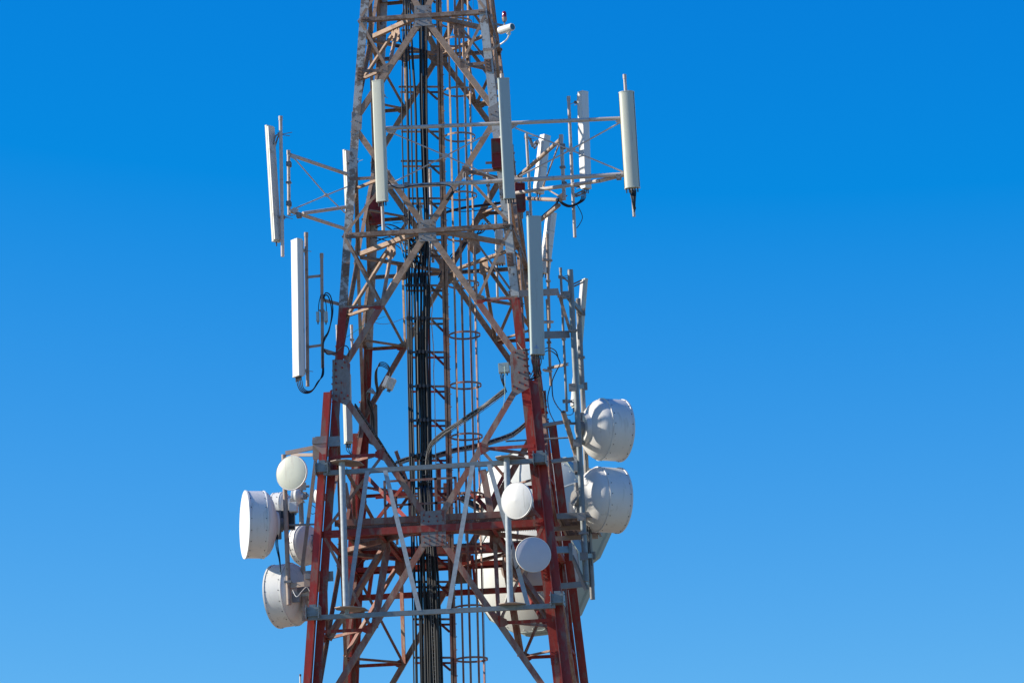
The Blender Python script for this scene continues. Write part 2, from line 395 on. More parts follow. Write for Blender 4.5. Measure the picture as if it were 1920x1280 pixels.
# ------------------------------------------------------------------ maintenance platform at the lower level
plat = thing('work_platform', 'rusty steel grating work platform ringing the inside of the tower beside the long gusset plates', 'platform', (0, 0, 16.3))
def beam(name, p0, p1, n, h, w, mt, par): M = MB(); M.channel(p0, p1, n, h, w); return M.build(name, mt, par)
ZF = 16.42; si = 2.12
hole = 1.25
for (x0, x1, y0, y1) in ((-si, si, -si, -hole), (-si, si, hole, si), (-si, -hole-.02, -hole, hole), (.95, si, -hole, .05)):
    M = MB()
    x = x0
    while x < x1-.01: M.hexa(V((x, (y0+y1)/2, ZF)), V((.004,0,0)), V((0,(y1-y0)/2,0)), V((0,0,.016))); x += .04
    y = y0+.05
    while y < y1: M.hexa(V(((x0+x1)/2, y, ZF-.003)), V(((x1-x0)/2,0,0)), V((0,.012,0)), V((0,0,.012))); y += .16
    M.build('grating', GRATE, plat)
for sgn in (-1, 1):
    beam('edge_channel', V((-si-.1, sgn*(si+.03), ZF-.02)), V((si+.1, sgn*(si+.03), ZF-.02)), V((0, sgn, 0)), .14, .06, T_DIAG, plat)
    beam('edge_channel', V((sgn*(si+.03), -si, ZF-.02)), V((sgn*(si+.03), si, ZF-.02)), V((sgn, 0, 0)), .17, .06, T_DIAG, plat)
    beam('support_beam', V((-si, sgn*hole, ZF-.13)), V((si, sgn*hole, ZF-.13)), V((0, -1, 0)), .18, .08, T_HOR, plat)
    beam('support_beam', V((sgn*hole, -si, ZF-.28)), V((sgn*hole, si, ZF-.28)), V((-1, 0, 0)), .14, .08, T_HOR, plat)
# handrail inside
for z in (ZF+.55, ZF+1.1):
    for sgn in (-1, 1):
        M = MB(); M.angle(V((-hole, sgn*hole*.75, z)), V((.35, sgn*hole*.75, z)), V((0,-1,0)), .05, .007); M.build('handrail', T_DIAG, plat)
for x in (-hole, -.7, -.1, .35):
    for sgn in (-1, 1):
        M = MB(); M.angle(V((x, sgn*hole*.75, ZF)), V((x, sgn*hole*.75, ZF+1.12)), V((0,-1,0)), .06, .007); M.build('rail_post', T_DIAG, plat)

# walkway outside the right face
wk = thing('side_walkway', 'short grating walkway jutting out right of the tower under the upper drum dishes', 'walkway', at(1060, 985, 1.0))
P0 = at(1034, 975, .2); P1 = at(1090, 966, .2); P2 = at(1096, 1030, 3.0); P3 = at(1056, 1034, 3.0)
zz = P0.z-.02
def flat(p): return V((p.x, p.y, zz))
q0, q1, q2, q3 = V((2.55,-.35,zz)), V((3.35,-.35,zz)), V((3.35,2.1,zz)), V((2.55,2.1,zz))
M = MB()
y = -.3
while y < 2.1: M.hexa(V((2.95, y, zz)), V((.4,0,0)), V((0,.004,0)), V((0,0,.016))); y += .045
for x in (2.62,2.78,2.94,3.1,3.26): M.hexa(V((x,.87,zz-.003)), V((.01,0,0)), V((0,1.22,0)), V((0,0,.012)))
M.build('grating', GRATE, wk)
beam('edge_channel', q0+V((0,-.01,0)), q1+V((0,-.01,0)), V((0,-1,0)), .13, .05, GALV_D, wk)
beam('edge_channel', q1+V((.01,0,0)), q2+V((.01,0,0)), V((1,0,0)), .13, .05, GALV_D, wk)
beam('edge_channel', q0+V((-.01,0,0)), q3+V((-.01,0,0)), V((-1,0,0)), .13, .05, TAN, wk)
beam('support_beam', V((2.2,.5,zz-.12)), V((3.3,.5,zz-.12)), V((0,-1,0)), .1, .05, TAN, wk)
beam('support_beam', V((2.2,1.7,zz-.12)), V((3.3,1.7,zz-.12)), V((0,-1,0)), .1, .05, TAN, wk)

# ------------------------------------------------------------------ cable ladder and caged climbing ladder
def line_x(pairs, y):
    for (y0, x0), (y1, x1) in zip(pairs, pairs[1:]):
        if y <= y1: return x0+(x1-x0)*(y-y0)/(y1-y0)
    (y0, x0), (y1, x1) = pairs[-2:]; return x0+(x1-x0)*(y-y0)/(y1-y0)
CY = .35
mast = thing('climbing_ladder', 'brown single column climbing ladder with round safety cage hoops right of the black cables', 'caged ladder', at(850, 1330, CY))
PL = [(-30, 821), (0, 821.5), (430, 833), (870, 842), (1330, 852)]
M = MB()
pa = at(820.5, -60, CY); pb = at(852, 1340, CY)
M.channel(pb, pa, V((0,-1,0)), .13, .10, .012); M.bar(pb+V((0,.05,0)), pa+V((0,.05,0)), .02, .1, V((0,1,0)))
M.build('column', T_DIAG, mast)
n = 60
for k in range(n):
    M = MB()
    p = pb+(pa-pb)*(k/n); s_ = 1 if k % 2 else -1
    M.tube(p+V((.05,-.01,0)), p+V((.05+.05,-.01,0)), .011, 6); M.build('step_peg', T_DIAG, mast)
hoops = [45, 80, 174, 259, 369, 446, 535, 630, 724, 820, 930, 1030, 1140, 1237]
HR = .36
for hy in hoops:
    hx = line_x(PL, hy)+5
    c = at(hx, hy, CY-.0)+V((HR+.0, 0, 0)); M = MB()
    pts = [c+V((-math.cos(t)*HR, math.sin(t)*HR, 0)) for t in [2*math.pi*j/28 for j in range(29)]]
    for j in range(28):
        a, b = pts[j], pts[j+1]; o_ = ((a+b)/2-c).normalized()
        M.bar(a-(b-a)*.02, b, .008, .045)
    M.build('cage_hoop', T_DIAG, mast)
for ang in (-62, 78, -122, 134):
    M = MB(); c0 = at(line_x(PL, -40)+5, -40, CY)+V((HR,0,0)); c1 = at(line_x(PL, 1330)+5, 1330, CY)+V((HR,0,0))
    o_ = V((-math.cos(R(ang+0))*(HR-.012), math.sin(R(ang+0))*(HR-.012), 0))
    M.bar(c1+o_, c0+o_, .05, .01, o_); M.build('cage_bar', T_DIAG, mast)
cl = thing('cable_ladder', 'brown vertical cable ladder of brackets and rungs behind the black feeder cables', 'cable ladder', at(800, 1330, CY))
ys = [-18, 47, 98, 163, 237, 302, 372, 440, 470, 535, 597, 660, 724, 788, 853, 915, 975, 1040, 1090, 1160, 1232]
LX = [(-30, 795), (180, 791), (430, 800), (870, 813), (1330, 815)]
for yy in ys:
    xr = line_x(PL, yy); xl = line_x(LX, yy); x0 = xl-44 if yy < 900 else xl-40
    a = at(x0, yy, CY-.12); b = at(xr-5, yy, CY-.02)
    M = MB(); M.angle(a, b, V((0,-1,0)), .05, .007, w2=.04); M.build('rung', T_DIAG, cl)
    M = MB(); M.angle(at(x0+3, yy+10, CY+.06), at(xr-5, yy+10, CY+.06), V((0,-1,0)), .05, .007)
    p = at(xl+2, yy, CY+.03); q = at(xr-5, yy+24, CY+.03)
    M.angle(p, q, V((0,-1,0)), .055, .007)
    M.build('bracket', T_HOR, cl)
for x_, r_ in ((0, .05),):
    M = MB(); M.angle(at(line_x(LX,1330)+x_, 1340, CY-.03), at(line_x(LX,-30)+x_, -50, CY-.03), V((0,-1,0)), r_, .006); M.build('rail', T_HOR, cl)
# feeder cables: one thing each
YS = [-30, 100, 200, 330, 430, 520, 650, 760, 870, 960, 1050, 1150, 1340]
feed = [  # x at those heights, radius
 ([757,755,753.5,756,759,762,764,767,770,771,772,774,777], .016, 0),
 ([760,762,764,766,767,767,768,770,773,775,776,779,782], .03, 0),
 ([763,767,771,773,775,772,773,774,776,778,784,788,790], .018, 0),
 ([766,773,779,781,784,777,780,782,784,786,789,791,793], .028, 0),
 ([786,788,789,793,797,784,785,789,791,792,795,796,797], .026, 0),
 ([790,791,792,796,799,791,790,794,796,798,801,802,803], .024, 0),
 ([794,795,796,799,801,797,796,799,801,803,806,808,809], .024, 0),
 ([799,800,800,802,803,803,801,804,806,808,811,814,816], .022, 0)]
late = [
 ([742,765,764,766,768,772,776,778,781], .012, 430),
 ([748,770,771,774,777,779,783,786,790], .012, 430),
 ([760,780,783,785,787,788,793,800,805], .022, 430),
 ([768,788,788,791,793,795,800,806,811], .022, 430),
 ([776,794,793,796,799,800,804,811,817], .022, 440),
 ([790,799,799,802,804,806,809,817,823], .020, 440),
 ([806,806,805,807,809,811,815,821,828], .018, 440)]
GF = 'black feeder cables running down the tower'
for j, (xs, r_, _) in enumerate(feed):
    M = MB(); yo = CY-.20-.05*(j % 2)-(.03 if r_ > .02 else 0)
    M.rope([at(x, y, yo) for x, y in zip(xs, YS)], r_, 8)
    o = M.build('feeder_cable', BLACK, None, loc=at(xs[-1], 1340, yo))
    tag(o, 'black feeder cable running the whole height of the cable ladder', 'cable', GF)
YL = [432, 520, 650, 760, 870, 960, 1050, 1150, 1340]
for j, (xs, r_, _) in enumerate(late):
    M = MB(); yo = CY-.28-.04*(j % 3)
    M.rope([at(x, y, yo+(.35 if k == 0 else 0)) for k, (x, y) in enumerate(zip(xs, YL))], r_, 8)
    o = M.build('feeder_cable', BLACK, None, loc=at(xs[-1], 1340, yo))
    tag(o, 'black feeder cable joining the cable ladder at the middle gusset plate', 'cable', 'feeder cables joining at mid height')
for k_, (xs, r_) in enumerate((([800,806,812,816,820], .032), ([806,810,816,820,824], .032), ([795,799,803,806,808], .034), ([789,792,795,797,799], .034), ([797,801,806,809,812], .034), ([803,808,813,816,820], .034), ([800,812,821,826,831], .026), ([793,806,815,820,827], .03))):
    M = MB(); M.rope([at(x, y, CY-.42-.07*(k_ % 3 == 1)+.08*(k_ > 3)) for x, y in zip(xs, (905, 985, 1080, 1180, 1340))], r_, 8)
    o = M.build('feeder_cable', BLACK, None, loc=at(xs[-1], 1340, CY-.42))
    tag(o, 'thick black feeder cable in the bundle below the lower gusset plate', 'cable', 'thick feeder cables of the lower bundle')
# cable clamps across the bundle
for yy in [535, 597, 660, 724, 788, 853]:
    xl = line_x([(430,763),(870,770)], yy)
    o = thing('cable_clamp', 'black clamp strip across the feeder cables, %s the pair of tray cables' % 'above', 'clamp', at(xl+20, yy, CY-.36), 'clamp strips across the feeder cables')
    o['label'] = 'black clamp strip across the feeder cables on a ladder rung'
    M = MB(); M.bar(at(xl-2, yy, CY-.33), at(xl+42, yy-1, CY-.33), .03, .035); M.build('strip', CONN, o)
    for x in (0, 5, 13, 20, 27, 34):
        M = MB(); M.bar(at(xl+x, yy+2.5, CY-.37), at(xl+x, yy-4, CY-.37), .045, .05); M.build('clamp_block', CONN, o)
# pale conduit on the ladder
M = MB(); M.rope([at(x, y, CY-.3) for x, y in ((803,435),(806,470),(804,500),(807,540),(811,570),(809,600),(812,640),(814,670),(813,700),(815,740),(816,800),(817,860),(818,900))], .011, 7)
tag(M.build('conduit', TUBE, None, loc=at(818, 900, CY-.3)), 'thin pale wavy conduit down the right edge of the black cables', 'conduit')
# wire mesh tray on the lower bundle
o = thing('cable_tray', 'narrow wire mesh tray running down the front of the lower cable bundle', 'cable tray', at(815, 1335, CY-.5))
M = MB()
ta = [(803, 870), (803, 1030), (808, 1150), (815, 1335)]
for dx in (0, 4): M.rope([at(x+dx, y, CY-.5) for x, y in ta], .006, 5, sub=3)
y = 872
while y < 1335:
    x = line_x([(b, a) for a, b in ta], y); M.bar(at(x, y, CY-.5), at(x+4, y, CY-.5), .007, .007); y += 8
M.build('wire_mesh', GALV_D, o)
# thin safety wires
for xs in (((867,-20),(893,860)), ((879,-20),(912,1330)), ((887,-20),(887.5,60))):
    (x0,y0),(x1,y1) = xs
    M = MB(); M.tube(at(x1,y1,CY+.2), at(x0,y0,CY+.2), .005, 5)
    tag(M.build('guy_wire', CONN, None, loc=at(x1,y1,CY+.2)), 'thin dark wire hanging straight down beside the ladder cage, %s' % ('left one' if x0 == 867 else 'longest one' if x0 == 879 else 'short one at the very top'), 'wire')

# ------------------------------------------------------------------ poles
def pole(px0, py0, px1, py1, Y, r, mt, label, Y1=None, cap=True, name='mounting_pole', cat='pole', group=None, clamps=(), capmat=None):
    Y1 = Y if Y1 is None else Y1
    a, b = at(px0, py0, Y), at(px1, py1, Y1)
    o = thing(name, label, cat, b, group)
    M = MB(); M.tube(b, a, r, 16); M.build('pipe', mt, o)
    if cap:
        d = (a-b).normalized(); M = MB(); M.tube(a-d*.09, a+d*.012, r*1.18, 14); M.build('end_cap', capmat or mt, o)
    for t in clamps:
        p = a+(b-a)*t; M = MB(); d = (b-a).normalized(); M.tube(p-d*.02, p+d*.02, r*1.25, 12)
        M.bar(p+V((-r*1.6, -r*1.15, 0)), p+V((r*1.6, -r*1.15, 0)), .02, .05)
        for s_ in (-1, 1): M.tube(p+V((s_*r*1.45, -r*1.9, 0)), p+V((s_*r*1.45, r*1.9, 0)), .008, 6)
        M.build('clamp', GALV_D, o)
    return o

# ------------------------------------------------------------------ panel antennas
def panel(top, bot, Y, w, dep, facing, mt, label, Yb=None, group='panel antennas on the tower', cables=4, rnd=.5, side=None, brackets=None, backmat=None, mark=False, seams=()):
    """sector antenna: radome with rounded front, aluminium back, end caps, connectors, tilting brackets"""
    Yb = Y if Yb is None else Yb
    a, b = at(*top, Y), at(*bot, Yb)
    d = (a-b).normalized(); f = V((math.sin(R(facing)), -math.cos(R(facing)), 0)); f = (f-d*f.dot(d)).normalized(); x = d.cross(f).normalized()
    o = thing('panel_antenna', label, 'panel antenna', b, group)
    prof = []; n = 10
    for k in range(n+1):                       # rounded front from +w/2 to -w/2
        t = math.pi*k/n; cx = math.cos(t); sx = math.sin(t)
        ex = .35 if rnd < .6 else .8
        prof.append((w/2*math.copysign(abs(cx)**ex, cx) if abs(cx) > 1e-6 else 0, dep*(1-rnd)+dep*rnd*(sx**ex if sx > 1e-6 else 0)))
    body = prof+[(-w/2, .012), (w/2, .012)]
    M = MB(); M.prism(b, a, body, x, f, 0, True); rd = M.build('radome', mt, o)
    M = MB(); M.prism(b+d*.015, a-d*.015, [(w/2*.94, .01), (w/2*.94, -.03), (-w/2*.94, -.03), (-w/2*.94, .01)], x, f); M.build('back_plate', backmat or BACKP, o)
    for e, s_ in ((a, 1), (b, -1)):
        M = MB(); M.prism(e, e+d*s_*.022, [(p*1.035, (q-dep/2)*1.05+dep/2) for p, q in body], x, f); M.build('end_cap', mt, o)
    for sm in seams:
        p = b+(a-b)*sm; M = MB(); M.prism(p-d*.012, p+d*.012, [(p_*1.03, (q-dep/2)*1.05+dep/2) for p_, q in body], x, f); M.build('joint_band', BACKP, rd)
    if mark:
        p = b+d*.12+f*(dep+.001)+x*w*(-.12); M = MB()
        for q in range(7): M.hexa(p+x*(-.045+.015*q), x*.005, f*.001, d*(.008+.003*(q % 2)))
        M.hexa(p+d*.04, x*.014, f*.001, d*.010); M.build('blue_mark', BLUE, rd)
    if side:
        M = MB()
        for q in side:
            k = int(q); pp = V((prof[k][0], prof[k][1])); cc = x*pp.x+f*(pp.y+.002)
            M.bar(b+cc, a+cc, .012, .012, f)
        M.build('edge_seam', CONN, rd)
    for k in range(cables):
        cx = (k-(cables-1)/2)*w/(cables+.5); p = b+x*cx+f*dep*.45
        M = MB(); M.tube(p-d*.12, p+d*.01, .015, 8); M.build('connector', CONN, o)
    if brackets:
        for t, ln in brackets:                # bracket arms back to the pole
            p = b+(a-b)*t-f*.03; q = p-f*ln
            M = MB(); M.bar(p+x*.05, q+x*.05, .008, .05); M.bar(p-x*.05, q-x*.05, .008, .05); M.bar(p-x*.09, p+x*.09, .04, .06); M.bar(q-x*.09, q+x*.09, .04, .06)
            for s_ in (-1, 1): M.tube(q+x*.07*s_, q+x*.07*s_-f*.2, .007, 6)
            M.build('bracket', GALV_D, o)
    return o
def vee(o_parent_loc, pts, Y, w=.035):
    M = MB()
    for p, q in zip(pts, pts[1:]): M.bar(at(*p, Y), at(*q, Y), .012, w)
    return M
FY = -2.45
pole(706, 150, 719, 432, FY+.14, .038, TUBE, 'pale pipe behind the cream panel antenna in front of the tower, its foot sticking out', cap=False)
panel((710, 155), (718.5, 378), FY, .25, .13, -13, CREAM, 'cream panel antenna hanging in front of the tower\'s left half', brackets=[(.9,.12),(.1,.12)])
pole(941, 140, 957, 420, FY+.14, .04, TUBE, 'pale pipe behind the grey panel antenna on the tower\'s upper right leg')
panel((943.5, 151), (955, 373), FY, .26, .13, 10, GREYR, 'pale grey panel antenna in front of the upper right leg, below the camera', brackets=[(.9,.12),(.1,.12)])
pole(1171, 141, 1189, 406, FY+.16, .035, TUBE, 'pale pipe rising above the far right panel antenna')
panel((1175, 176), (1186, 353), FY, .345, .17, -4, CREAM, 'rounded green-cream panel antenna at the far right end of the upper frame', rnd=.9, brackets=[(.9,.08),(.1,.08)], cables=5, side=(1, 9))
pole(1066, 182, 1078, 445, -.6, .037, TUBE, 'tall pale pipe left of the panel antenna facing right')
panel((1089, 176), (1095, 354), -.6, .19, .17, 44, WHITE, 'white panel antenna facing right on a tall pipe behind the upper frame', rnd=.3, brackets=[(.92,.1),(.04,.12)], cables=3)
pole(987, 252, 996, 412, 2.0, .034, TUBE, 'white pipe carrying the tilted bright white antenna behind the tower')
panel((1018, 257), (1006, 362), 2.2, .20, .18, 46, WHITE, 'bright white tilted panel antenna behind the right leg, between two pipes', rnd=.3, seams=(.45,), brackets=[(.9,.15)], cables=2)
panel((1030, 402), (1017, 512), 2.2, .18, .18, 46, WHITE, 'white tilted jointed antenna half hidden behind the tall grey panel antenna', rnd=.3, seams=(.2,.45,.7), cables=2)
pole(526, 219, 530, 481, -1.9, .040, TUBE, 'long white pipe holding the leftmost panel antenna')
panel((507, 237), (520, 451), -1.9, .21, .08, -128, CREAM, 'leftmost panel antenna, leaning, seen from its beige back', rnd=.3, cables=1)
panel((652, 283), (657, 402), 1.5, .2, .08, -128, CREAM, 'white panel antenna half hidden behind the peeling upper left leg', rnd=.3, cables=1, brackets=[(.8,.2)])
pole(574, 437, 577, 724, -2.0, .04, TAN, 'brown pipe along the back of the tall white left panel antenna')
panel((561, 452), (564.5, 705), -2.15, .265, .15, -46, WHITE, 'tall white panel antenna left of the tower above the looped black cables', rnd=.35, cables=5, brackets=[(.93,.05),(.04,.05)])
pole(989, 397, 992, 470, -2.2, .03, TAN, 'brown pipe end peeking out above the right hand grey panel antenna')
panel((1000, 410), (1007, 665), -2.55, .31, .17, 14, GREYR, 'tall pale grey panel antenna over the middle of the right leg with cables below', rnd=.35, cables=6, mark=True)
panel((1093, 524), (1074, 762), 2.6, .17, .1, 120, CREAM, 'slim leaning panel antenna behind the two thick galvanised poles', rnd=.4, cables=1)
panel((651, 700), (655, 829), 1.2, .17, .12, -142, CREAM, 'white panel antenna whose lower end shows below the left rivetted gusset', rnd=.4, cables=4)
for (x0,y0,x1,y1,Y,r_,m_,lb) in (
 (603,476,605,690,-2.0,.036,TAN,'brown vertical pipe with two small grey boxes left of the tower'),
 (541,283,542,403,-1.7,.038,TUBE,'short pale pipe at the outer end of the left antenna frame'),
 (632,610,634,690,.6,.03,TUBE,'short pale pipe behind the left leg above the gusset'),
 (659,610,661,664,1.4,.03,TUBE,'short pale pipe between left leg and brace, right of its twin'),
 (649,322,651,352,1.8,.03,TUBE,'pale pipe stub seen between the upper left braces'),
 (1052,254,1058,375,-1.0,.042,TUBE,'pale vertical pipe ending the sloping frame tube'),
 (1026,440,1030,615,1.2,.035,TAN,'brown pipe right of the tall grey panel antenna, starting beside the jointed antenna'),
 (1026,562,1033,723,2.2,.034,TAN,'lower brown pipe right of the tall grey panel antenna with cables from its foot'),
 (1051,503,1063,771,1.5,.03,GALV_D,'thin grey pole left of the thick galvanised pole'),
 (1069,506,1099,1089,-.6,.066,GALV,'thickest galvanised pole at the right, left one of the pair'),
 (1084,560,1111,1123,.2,.058,GALV_D,'galvanised pole carrying the two big drums at the right'),
 (532,852,542,1133,-2.0,.052,TAN,'brown pole carrying the big drum dishes at the left'),
 (563,905,569,1085,.2,.055,GALV_D,'shorter grey brown pole behind the left brown pole'),
 (914,325,917,372,1.6,.03,TUBE,'thin pale pipe seen between the ladder cage and the right leg'),
 (800,-30,808,68,1.3,.035,TUBE,'white pipe inside the top of the tower'),
 (806,318,812,492,1.3,.036,TUBE,'white pipe inside the tower behind the middle gusset plate'),
 (785,372,793,455,1.5,.05,CREAM,'thick cream stick antenna inside the tower behind the black cables'),
 (929,380,933,560,2.2,.03,TUBE,'pale thin pipe behind the upper right of the tower'),
 (977,330,979,410,2.0,.03,GALV_D,'grey pipe stub right of the dark red box')):
    pole(x0,y0,x1,y1,Y,r_,m_,lb, cap=(r_ < .045), clamps=(.2,.85) if r_ > .045 else (.5,))
# V-shaped tilt brackets of the tilted antennas
def vbr(label, pts, Y):
    o = thing('tilt_bracket', label, 'bracket', at(*pts[0], Y))
    M = vee(None, pts, Y); M.build('arm', GALV_D, o)
    M = vee(None, [(x+4, y+3) for x, y in pts], Y+.12); M.build('arm', GALV_D, o)
    M = MB(); p = at(*pts[-1], Y+.06); M.bar(p-V((.05,0,0)), p+V((.05,0,0)), .09, .07); M.tube(p+V((.05,0,0)), p+V((.28,0,.03)), .008, 6); M.tube(p+V((.05,.05,0)), p+V((.22,.05,-.04)), .008, 6); M.build('clamp', GALV_D, o)
vbr('folding bracket between the leftmost panel antenna and its pipe', [(504,257),(512,271),(517,254),(525,252)], -1.9)
vbr('bracket at the foot of the leftmost panel antenna', [(514,410),(519,405),(530,407)], -1.9)
vbr('folding bracket above the bright white tilted antenna', [(1008,262),(998,276),(991,257),(987,258)], 2.1)
vbr('bracket at the foot of the right facing panel antenna', [(1094,357),(1084,362),(1076,366)], -.6)
vbr('dark bracket at the top of the slim leaning antenna', [(1091,525),(1072,534),(1056,520),(1051,519)], 2.0)
vbr('bracket at the foot of the slim leaning antenna', [(1073,752),(1066,750),(1059,752)], 2.0)

# ------------------------------------------------------------------ upper antenna frames
def tubes(name, label, segs, mt, loc, cat='antenna frame', hubs=(), group=None):
    o = thing(name, label, cat, loc, group)
    for nm, a, b, r_ in segs:
        M = MB(); pa, pb = at(*a), at(*b)
        if nm == 'rod' or nm == 'flat_brace': M.bar(pa, pb, .012, r_*2, V((0,-1,0)).cross((pb-pa).normalized()) if False else V((0,0,1)))
        else: M.tube(pa, pb, r_, 12)
        M.build(nm, mt, o)
    for (c, w_) in hubs:
        p = at(*c); M = MB(); M.plate([p+V((-w_,-.01,0)), p+V((0,-.01,-w_*.6)), p+V((w_,-.01,0)), p+V((0,-.01,w_*.6))], V((0,-1,0)), .012); M.build('node_plate', mt, o)
    return o
Yf = FY+.12
tubes('antenna_frame', 'pale tube frame with crossed rods stretching right across the tower front to the rounded antenna', [
 ('tube',(720,241,Yf),(1168,222,Yf),.045), ('tube',(722,351,Yf),(1172,327,Yf),.05),
 ('cross_rod',(735,249,Yf),(836,292,Yf),.016), ('cross_rod',(836,292,Yf),(935,337,Yf),.016), ('cross_rod',(740,341,Yf),(836,292,Yf),.016), ('cross_rod',(836,292,Yf),(930,243,Yf),.016),
 ('cross_rod',(966,240,Yf),(1070,281,Yf),.018), ('cross_rod',(1070,281,Yf),(1170,323,Yf),.018), ('cross_rod',(974,331,Yf),(1070,281,Yf),.018), ('cross_rod',(1070,281,Yf),(1166,228,Yf),.018),
 ('tube',(1125,339,Yf+.1),(968,362,-.8),.045), ('tube',(1125,339,Yf+.1),(1170,328,Yf+.1),.045),
 ('stay_tube',(722,351,Yf),(700,372,-1.2),.035), ('stay_tube',(958,238,Yf),(935,262,-1.6),.03), ('stay_tube',(962,340,Yf),(945,352,-1.6),.035)],
 TUBE, at(945, 340, Yf), hubs=[((836,292,Yf),.1),((1071,281,Yf),.12),((733,246,Yf),.12),((960,236,Yf),.13),((1162,228,Yf),.1),((735,349,Yf),.12),((965,336,Yf),.14),((1168,326,Yf),.12)])
tubes('antenna_frame', 'slender tan frame with thin crossed rods reaching left from the tower to the leftmost antenna', [
 ('tube',(543,290,-1.75),(655,328,.2),.042), ('tube',(545,396,-1.75),(650,430,.2),.042), ('tube',(568,400,-1.5),(652,388,-.6),.04),
 ('cross_rod',(552,297,-1.75),(612,366,-.8),.015), ('cross_rod',(612,366,-.8),(650,402,.2),.015), ('cross_rod',(553,391,-1.75),(612,366,-.8),.015), ('cross_rod',(612,366,-.8),(652,350,.2),.015)],
 TUBE, at(650, 410, -.2), hubs=[((612,366,-.82),.08),((551,294,-1.78),.1),((552,394,-1.78),.11),((559,401,-1.6),.09)])
tubes('antenna_frame', 'rear tan frame with a sloping tube behind the right panel antennas', [
 ('tube',(962,340,1.8),(1051,262,-.9),.048), ('tube',(980,372,1.5),(1052,375,-.9),.045), ('tube',(1048,385,-.8),(1015,412,1.0),.045),
 ('cross_rod',(1049,268,-.9),(1018,350,1.2),.018), ('cross_rod',(1018,350,1.2),(1052,370,-.9),.018), ('tube',(905,333,1.8),(962,340,1.8),.03)],
 TAN, at(980, 372, 1.5), hubs=[((1054,368,-.95),.13)])
def pclamp(px, py, Y, label):
    o = thing('pipe_clamp', label, 'pipe clamp', at(px, py, Y)); p = at(px, py, Y)
    M = MB(); M.hexa(p, V((.055,0,0)), V((0,.012,0)), V((0,0,.055))); M.hexa(p+V((0,.1,0)), V((.055,0,0)), V((0,.012,0)), V((0,0,.055)))
    M.build('plate', GALV_D, o)
    M = MB(); [M.tube(p+V((a*.04,-.03,b*.035)), p+V((a*.04,.14,b*.035)), .009, 6) for a in (-1,1) for b in (-1,1)]; M.build('bolt', CONN, o)
pclamp(541, 307, -1.78, 'square bolted clamp near the top of the outer left frame pipe')
pclamp(541, 381, -1.78, 'square bolted clamp near the foot of the outer left frame pipe')
pclamp(560, 403, -1.7, 'bolted clamp at the outer lower joint of the left frame')
pclamp(1160, 331, Yf-.07, 'bolted clamp on the lower frame tube beside the far right antenna')
pclamp(1055, 274, -1.1, 'bolted clamp near the top of the pipe at the end of the sloping tube')
pclamp(1058, 345, -1.1, 'bolted clamp where the lower tubes pass the short vertical pipe')
pclamp(763, 346, Yf-.06, 'bolted clamp on the lower frame tube right of the cream panel antenna')

# ------------------------------------------------------------------ camera, obstruction lamp, red boxes
o = thing('security_camera', 'white tubular camera on a curved arm at the top right of the tower', 'camera', at(930, 92, -1.3))
d = (at(967,49,-1.8)-at(940,57,-1.5)).normalized(); c0 = at(938, 57.5, -1.5); c0 = c0-d*.03; c1 = c0+d*.43
M = MB(); M.lathe(c0, d, [(0,0),(.06,.0),(.084,.015),(.088,.04),(.088,.41),(.082,.43),(.07,.43)], 24); M.build('housing', WHITE, o)
M = MB(); M.lathe(c0, d, [(0,.41),(.066,.41),(.066,.436),(0,.436)], 24); M.build('lens', LENS, o)
M = MB(); M.rope([at(953.5,60,-1.6), at(954,66,-1.6), at(951,73,-1.6), at(946,78,-1.6), at(937,84,-1.5)], .018, 8); M.tube(at(953.5,60,-1.6)-V((0,0,.05)), at(953.5,60,-1.6)+V((0,0,.04)), .05, 12); M.tube(at(955,64,-1.68), at(955,64,-1.5), .035, 12); M.build('arm', WHITE, o)
M = MB(); M.bar(at(937,84,-1.5), at(921,93,-1.55), .05, .05); M.bar(at(905,93,-1.6), at(925,92,-1.6), .02, .05); M.build('clamp_bar', TAN, o)
M = MB(); M.rope([at(930,86,-1.6), at(930,95,-1.6), at(926,106,-1.6), at(920,112,-1.6)], .006, 6); M.build('lead', CONN, o)
def obs_lamp(px, py, Y, s_, label, arm=None):
    o = thing('obstruction_lamp', label, 'warning lamp', at(px, py, Y)); b = at(px, py, Y)
    M = MB(); M.lathe(b, V((0,0,1)), [(0,0),(.035*s_,0),(.05*s_,.02*s_),(.058*s_,.07*s_),(.058*s_,.10*s_),(0,.10*s_)], 20); M.build('base', TAN, o)
    M = MB(); M.lathe(b, V((0,0,1)), [(.05*s_,.10*s_),(.052*s_,.19*s_),(.04*s_,.235*s_),(.02*s_,.25*s_),(0,.252*s_)], 20); M.build('dome', LAMP, o)
    M = MB(); M.tube(b-V((0,0,.13)), b, .016, 8)
    if arm: M.bar(at(*arm), b-V((0,0,.1)), .03, .05)
    M.build('arm', GALV_D, o)
obs_lamp(946, 41, -1.45, 1.0, 'dark red warning lamp above the camera at the tower top', (926, 45, -1.35))
M = MB(); p = at(563.5, 1300, -2.9); M.tube(p, at(563, 1267, -2.9), .02, 10); o = thing('whip_antenna', 'thin white stick with a red tip left of the left leg at the bottom edge', 'stick antenna', p); M.build('stick', WHITE, o)
M = MB(); M.tube(at(563,1267,-2.9), at(563,1263,-2.9), .022, 10); M.build('tip', CRED, o)
